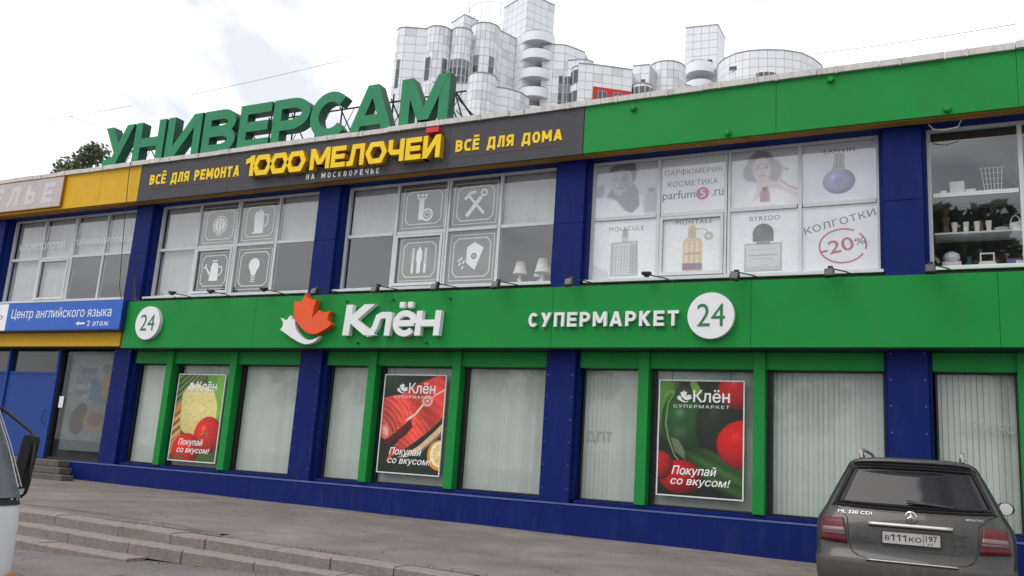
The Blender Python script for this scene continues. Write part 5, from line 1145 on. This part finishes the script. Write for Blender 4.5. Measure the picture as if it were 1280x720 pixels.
for s_ in (-1,1):
    def sx(a,b,c,d): return (a,b,c,d) if s_>0 else ((-b[0],b[1]),(-a[0],a[1]),(-d[0],d[1]),(-c[0],c[1]))
    lp=rpatch('tail_lamp',*sx((.655,1.09),(.865,1.085),(.895,.845),(.615,.835)),'redlens',.014,12,6)
    for (za,zb,mt) in ((1.015,1.005,'clearlens'),):
        rpatch('reversing_light',*sx((.645,.995),(.870,.99),(.883,.915),(.630,.910)),'clearlens',.018,10,3,parent=lp)
    rpatch('lamp_divider',*sx((.635,.957),(.875,.952),(.875,.945),(.635,.949)),'redlens',.021,10,1,parent=lp)
    # roof rail
    rl=B(); tube(rl,[W3((s_*.50,yy,zz)) for yy,zz in ((.52,1.735),(.54,1.80),(.62,1.825),(1.1,1.84),(2.0,1.835),(2.5,1.80),(2.56,1.75))],[.022,.026,.022,.018,.018,.022,.022],8); obj('roof_rail',rl,'satin',car,smooth=True)
    pk=B(); tube(pk,[W3((s_*.50,yy,1.76)) for yy in (.60,.66)],.03,6); obj('rail_foot',pk,'black',car)
    # mirrors
    mr=B(); lathe(mr,[(.02,0),(.085,.02),(.10,.06),(.085,.12),(.03,.16)],0,0,12,ax='y')
    for v in mr.verts: v.co=Vector(W3((s_*(.995)+v.co.x*1.1,3.05+v.co.y,1.27+v.co.z*.85)))
    mo=obj('mirror',mr,'carpaint',car,smooth=True); mb=B(); box(mb,OX+s_*.93-.03,OX+s_*.93+.03,OY+3.09,OY+3.14,OZ+1.17,OZ+1.22); obj('mirror_arm',mb,'black',mo)
    mg=disc_prism(OX+s_*1.0,OZ+1.27,.075,OY+3.045,OY+3.05,16); obj('mirror_glass',mg,'chrome',mo)
    # side windows
    for (ya,yb,yc,yd) in ((.52,1.18,1.22,.62),(1.26,2.05,2.0,1.30),(2.12,3.25,2.72,2.08)):
        q=B(); pts=[]
        for (yy,z) in ((ya if ya>.6 else .52,1.235),(yb,1.235),(yc,1.58),(yd,1.58)): pts.append(q.verts.new(W3((s_*(ct(z)[3]+.004),yy,z))))
        q.faces.new(pts); obj('side_window',q,'carglass',car)
    for yy in (.86,3.78):
        wh=B(); lathe(wh,[(.25,0),(.37,.01),(.385,.05),(.385,.20),(.37,.24),(.25,.25)],0,0,28)
        for v in wh.verts: v.co=Vector(W3((s_*(.955-v.co.z) if True else 0,yy+v.co.x,.385+v.co.y)))
        w_=obj('wheel',wh,'tyre',car,smooth=True); ri=B(); 
        for k in range(5): a=6.2832*k/5; tube(ri,[W3((s_*.955,yy+.05*math.cos(a),.385+.05*math.sin(a))),W3((s_*.955,yy+.24*math.cos(a),.385+.24*math.sin(a)))],[.035,.025],5)
        obj('rim',ri,'satin',w_)
        ar=B(); pts=[(yy+.45*math.cos(R(a)),.385+.45*math.sin(R(a))) for a in range(-15,196,10)]; v0=[ar.verts.new(W3((s_*.951,p[0],max(p[1],.26)))) for p in pts]; ar.faces.new(v0); obj('wheel_arch',ar,'black',car)
    eh=B(); tube(eh,[W3((s_*.6,.10,.27)),W3((s_*.6,-.0,.27))],.04,10); obj('exhaust_pipe',eh,'chrome',car)
# tailgate shut lines, trims and marks
def rline(name,pts,r,mt,e=.004,parent=car):
    b_=B(); P_=[]
    for (a,b) in zip(pts,pts[1:]):
        for k in range(4): t=k/4; P_.append((a[0]+(b[0]-a[0])*t,a[1]+(b[1]-a[1])*t))
    P_.append(pts[-1]); tube(b_,[W3((x,ry(x,z,e),z)) for x,z in P_],r,5); return obj(name,b_,mt,parent)
rline('shut_line',[(-.80,1.22),(-.70,1.18),(-.62,1.10),(-.61,1.0),(-.60,.86),(-.57,.77),(-.50,.72),(-.40,.705),(0,.70),(.40,.705),(.50,.72),(.57,.77),(.60,.86),(.61,1.0),(.62,1.10),(.70,1.18),(.80,1.22)],.0045,'black')
rline('crease',[(-.78,1.205),(-.3,1.185),(0,1.18),(.3,1.185),(.78,1.205)],.004,'carlow',.0)
rpatch('bumper_trim',(-.43,.705),(.42,.705),(.42,.690),(-.43,.690),'satin',.016,14,1)
rpatch('plate_recess',(-.40,1.035),(.40,1.035),(.36,.835),(-.33,.835),'carpaint',-.004,10,4,label='recess round the number plate')
hd=rpatch('handle_bar',(-.41,1.075),(.385,1.075),(.385,1.040),(-.41,1.040),'satin',.028,12,2)
yp=ry(0,.94,.020); pt=obj('number_plate',bx(OX-.272,OX+.268,OY+yp-.006,OY+yp,OZ+.872,OZ+.992,bev=.002),'plate',car)
fr=B()
for q in ((-.28,.276,.862,.871),(-.28,.276,.993,1.002),(-.28,-.273,.8715,.9925),(.269,.276,.8715,.9925)): box(fr,OX+q[0],OX+q[1],OY+yp-.012,OY+yp+.004,OZ+q[2],OZ+q[3])
obj('plate_frame',fr,'black',pt)
yl=OY+yp-.0085
font_text('В',OX-.245,OX-.205,OZ+.905,OZ+.950,yl,'black',pt,off=.01); stroke_text('111',OX-.190,OX-.040,OZ+.902,OZ+.968,OZ+.902,OZ+.968,yl,.002,'black',pt,t=.15,gap=.22,base=.88,letters=False,name='lettering'); font_text('КО',OX-.02,OX+.095,OZ+.905,OZ+.952,yl,'black',pt,off=.006)
font_text('197',OX+.135,OX+.238,OZ+.918,OZ+.975,yl,'black',pt,off=.006); font_text('RUS',OX+.15,OX+.20,OZ+.885,OZ+.903,yl,'black',pt)
obj('plate_divider',bx(OX+.112,OX+.116,yl,yl+.002,OZ+.88,OZ+.985),'black',pt)
ye=OY+ry(0,1.10,.022)
em=B(); 
n=28; R_=.056
for k in range(n):
    a,b=6.2832*k/n,6.2832*(k+1)/n
    q=[]
    for (r_,yy) in ((R_,ye),(R_-.009,ye-.004),(R_-.012,ye+.003)):
        q.append((em.verts.new((OX+r_*math.cos(a),yy,OZ+1.15+r_*math.sin(a))),em.verts.new((OX+r_*math.cos(b),yy,OZ+1.15+r_*math.sin(b)))))
    for (p0,p1),(q0,q1) in zip(q,q[1:]): em.faces.new((p0,p1,q1,q0))
for k in range(3):
    a=R(90+120*k); tip=Vector((OX+.048*math.cos(a),ye,OZ+1.15+.048*math.sin(a))); c0=em.verts.new((OX,ye-.006,OZ+1.15)); L0=em.verts.new((OX+.010*math.cos(a+1.05),ye,OZ+1.15+.010*math.sin(a+1.05))); R0=em.verts.new((OX+.010*math.cos(a-1.05),ye,OZ+1.15+.010*math.sin(a-1.05))); tp=em.verts.new(tip)
    em.faces.new((c0,L0,tp)); em.faces.new((c0,tp,R0))
obj('emblem',em,'chrome',car)
def badge(s,x0,x1,z0,z1): 
    o=font_text(s,OX+x0,OX+x1,OZ+z0,OZ+z1,0,'satin',car,off=0,name='badge')
    for v in o.data.vertices:
        w0=v.co+rootloc(car); v.co.y=OY+ry(w0.x-OX,w0.z-OZ,.010)-rootloc(car).y
badge('ML 320 CDI',-.715,-.375,1.140,1.172); badge('4MATIC',.50,.665,1.150,1.172)
wp=B(); tube(wp,[W3((-.03,ry(-.03,1.30,.05),1.29)),W3((.12,ry(.12,1.29,.045),1.285)),W3((.40,ry(.40,1.26,.03),1.262))],[.012,.018,.007],5); tube(wp,[W3((-.04,ry(0,1.31,.04),1.31)),W3((.42,ry(.42,1.27,.02),1.272))],.007,4); obj('wiper',wp,'black',car)
# ================================================================== WHITE VAN AT THE LEFT EDGE
M['vanpaint']=mat('silver_white_van_paint',(.66,.67,.68),.35,.5,metal=.0,var=.05,dirt=.3,dirtcol=(.35,.34,.32,1))
VX,VY,VZ=7.19,-11.97,-1.0      # nose, centre line, ground
van=thing('white_van','front corner of a silvery white van with a tall black mirror at the left edge','van',(VX-2.5,VY,VZ))
VT=[(.28,-.10,.90),(.45,-.02,.96),(.62,.0,.985),(.95,-.01,.99),(1.10,-.03,.985),(1.14,-.04,.98),(1.6,-.25,.90),(2.0,-.47,.81),(2.2,-.64,.75),(2.27,-.85,.66),(2.30,-1.2,.4)]
def vt(z):
    for a,b in zip(VT,VT[1:]):
        if a[0]<=z<=b[0]: t=(z-a[0])/(b[0]-a[0]); return a[1]+(b[1]-a[1])*t,a[2]+(b[2]-a[2])*t
    return VT[0][1:]
def vring(z,e=0,ts=None):
    x0,hw=vt(z); ts=ts or [math.sin(R(-90+180*i/20)) for i in range(21)]; return [(VX+x0+e-.20*(1-math.sqrt(max(1-abs(t)**3.2,0))),VY+(hw+e*.6)*t,VZ+z) for t in ts]
vb=B(); prv=None
for z,x0,hw in VT:
    f=vring(z); rgv=[vb.verts.new(p) for p in f]+[vb.verts.new((VX-5.2,VY+hw*t,VZ+z)) for t in (1,.6,0,-.6,-1)]
    if prv:
        for k in range(len(rgv)): vb.faces.new((prv[k],prv[(k+1)%len(rgv)],rgv[(k+1)%len(rgv)],rgv[k]))
    prv=rgv
vb.faces.new(prv); obj('body',vb,'vanpaint',van,smooth=True)
def vpatch(name,za,zb,ta,tb,mt,e,nz=8,nt_=16,parent=van):
    b_=B(); g=[]
    for j in range(nz+1):
        z=za+(zb-za)*j/nz; g.append([b_.verts.new(p) for p in vring(z,e,[math.sin(R(ta+(tb-ta)*i/nt_)) for i in range(nt_+1)])])
    for j in range(nz):
        for i in range(nt_): b_.faces.new((g[j][i],g[j][i+1],g[j+1][i+1],g[j+1][i]))
    return obj(name,b_,mt,parent,smooth=True)
vpatch('windscreen_seal',1.10,2.12,-88,88,'black',.006); vpatch('windscreen',1.15,2.06,-76,76,mat('van_windscreen_sky_tone',(.13,.155,.17),.12,.3,var=.25,scale=4),.014)  # windscreen's pale base colour stands in for reflected sky
vpatch('bumper',.30,.60,-88,88,'carlow',.03); vpatch('grille',.66,.86,-40,40,'black',.012)
for s_ in (-1,1):
    vpatch('headlamp',.68,.88,*((30,46) if s_>0 else (-46,-30)),'lampglass',.014,4,6)
    vpatch('indicator',.58,.655,*((60,86) if s_>0 else (-86,-60)),mat('amber_lens',(.7,.22,.04),.2),.034,2,6)
    # side glass and wheels
    q=B(); q.faces.new([q.verts.new((VX+a,VY+s_*(vt(z)[1]+.008),VZ+z)) for a,z in ((-.55,1.15),(-1.5,1.15),(-1.5,1.85),(-.85,1.85))]); obj('side_window',q,'carglass',van)
    for xx in (-.95,-4.2):
        wh=B(); lathe(wh,[(.2,0),(.33,.01),(.35,.05),(.35,.18),(.33,.22),(.2,.23)],0,0,24)
        for v in wh.verts: v.co=Vector((VX+xx+v.co.x,VY+s_*(.985-v.co.z),VZ+.35+v.co.y))
        obj('wheel',wh,'tyre',van,smooth=True)
    # tall mirror on tube arms
    yo=VY+s_*1.07; mm=B(); n=12
    prf=[(.0,-.185),(.045,-.19),(.068,-.16),(.075,0),(.07,.15),(.05,.19),(.0,.195)]
    mx_=[]
    for k in range(2):
        yy=(-.035,.045)[k]; ins=(1,.72)[k]
        mx_.append([mm.verts.new((VX-.34+xq*.72*ins+.02*zq/.19,yo+s_*yy,VZ+1.385+zq*(.9+.1*ins))) for xq,zq in prf+[(-a,b) for a,b in prf[-2:0:-1]]])
    N_=len(mx_[0])
    for k in range(N_): mm.faces.new((mx_[0][k],mx_[0][(k+1)%N_],mx_[1][(k+1)%N_],mx_[1][k]))
    mm.faces.new(mx_[0]); mm.faces.new(mx_[1][::-1]); mo=obj('mirror',mm,'black',van)
    ar=B(); tube(ar,[(VX-.53,VY+s_*.84,VZ+1.80),(VX-.47,VY+s_*.95,VZ+1.73),(VX-.33,yo,VZ+1.60),(VX-.305,yo,VZ+1.57),(VX-.28,yo,VZ+1.50),(VX-.27,yo,VZ+1.25),(VX-.29,yo,VZ+1.17),(VX-.32,yo,VZ+1.145),(VX-.33,VY+s_*.97,VZ+1.15)],.013,7); obj('mirror_arm',ar,'black',van,smooth=True)
    ro=B(); ra=[vring(z,.035,[s_*.965])[0] for z in (1.22,1.5,1.8,2.05)]; rb=[vring(z,.045,[s_*.90])[0] for z in (1.22,1.5,1.8,2.05)]; tube(ro,ra,.005,5); tube(ro,rb,.005,5)
    for z in (1.24,1.30,1.36): tube(ro,[vring(z,.035,[s_*.965])[0],vring(z,.045,[s_*.90])[0]],.004,4)
    obj('grab_rail',ro,'satin',van)

M['teal']=mat('teal_item',(.04,.12,.12),.5); M['amber']=mat('amber_item',(.30,.15,.05),.4)
for (nm,cat,lb,prof,x,y,mt) in (('vase','vase','dark bulbous vase left of the tumblers on the middle shelf',[(.03,4.83),(.07,4.90),(.04,5.02),(.05,5.06)],13.12,.8,'brown'),('vase','vase','slim amber vase behind the tumblers',[(.03,4.83),(.045,4.95),(.02,5.1),(.03,5.15)],13.45,.85,'amber'),('jar','jar','round teal jar behind the handled basket',[(.05,4.83),(.09,4.9),(.08,5.0),(.04,5.05)],13.8,.85,'teal'),('vase','vase','dark teal vase on the lowest shelf beside the striped figurine',[(.04,4.24),(.07,4.32),(.035,4.45),(.05,4.5)],13.25,.75,'teal'),('jar','jar','brown lidded jar behind the picture stand',[(.05,4.24),(.09,4.32),(.09,4.42),(.03,4.5)],13.62,.8,'brown'),('candlestick','candlestick','tall amber candlestick on the lowest shelf left of the cat',[(.05,4.24),(.015,4.28),(.02,4.5),(.04,4.54)],13.80,.8,'amber'),('vase','vase','broad dark vase on the upper shelf under the plant',[(.06,5.49),(.11,5.58),(.09,5.68),(.1,5.7)],14.05,.85,'brown')):
    tag(obj(nm,lathe(B(),prof,x,y,14),mt,smooth=True),lb,cat)
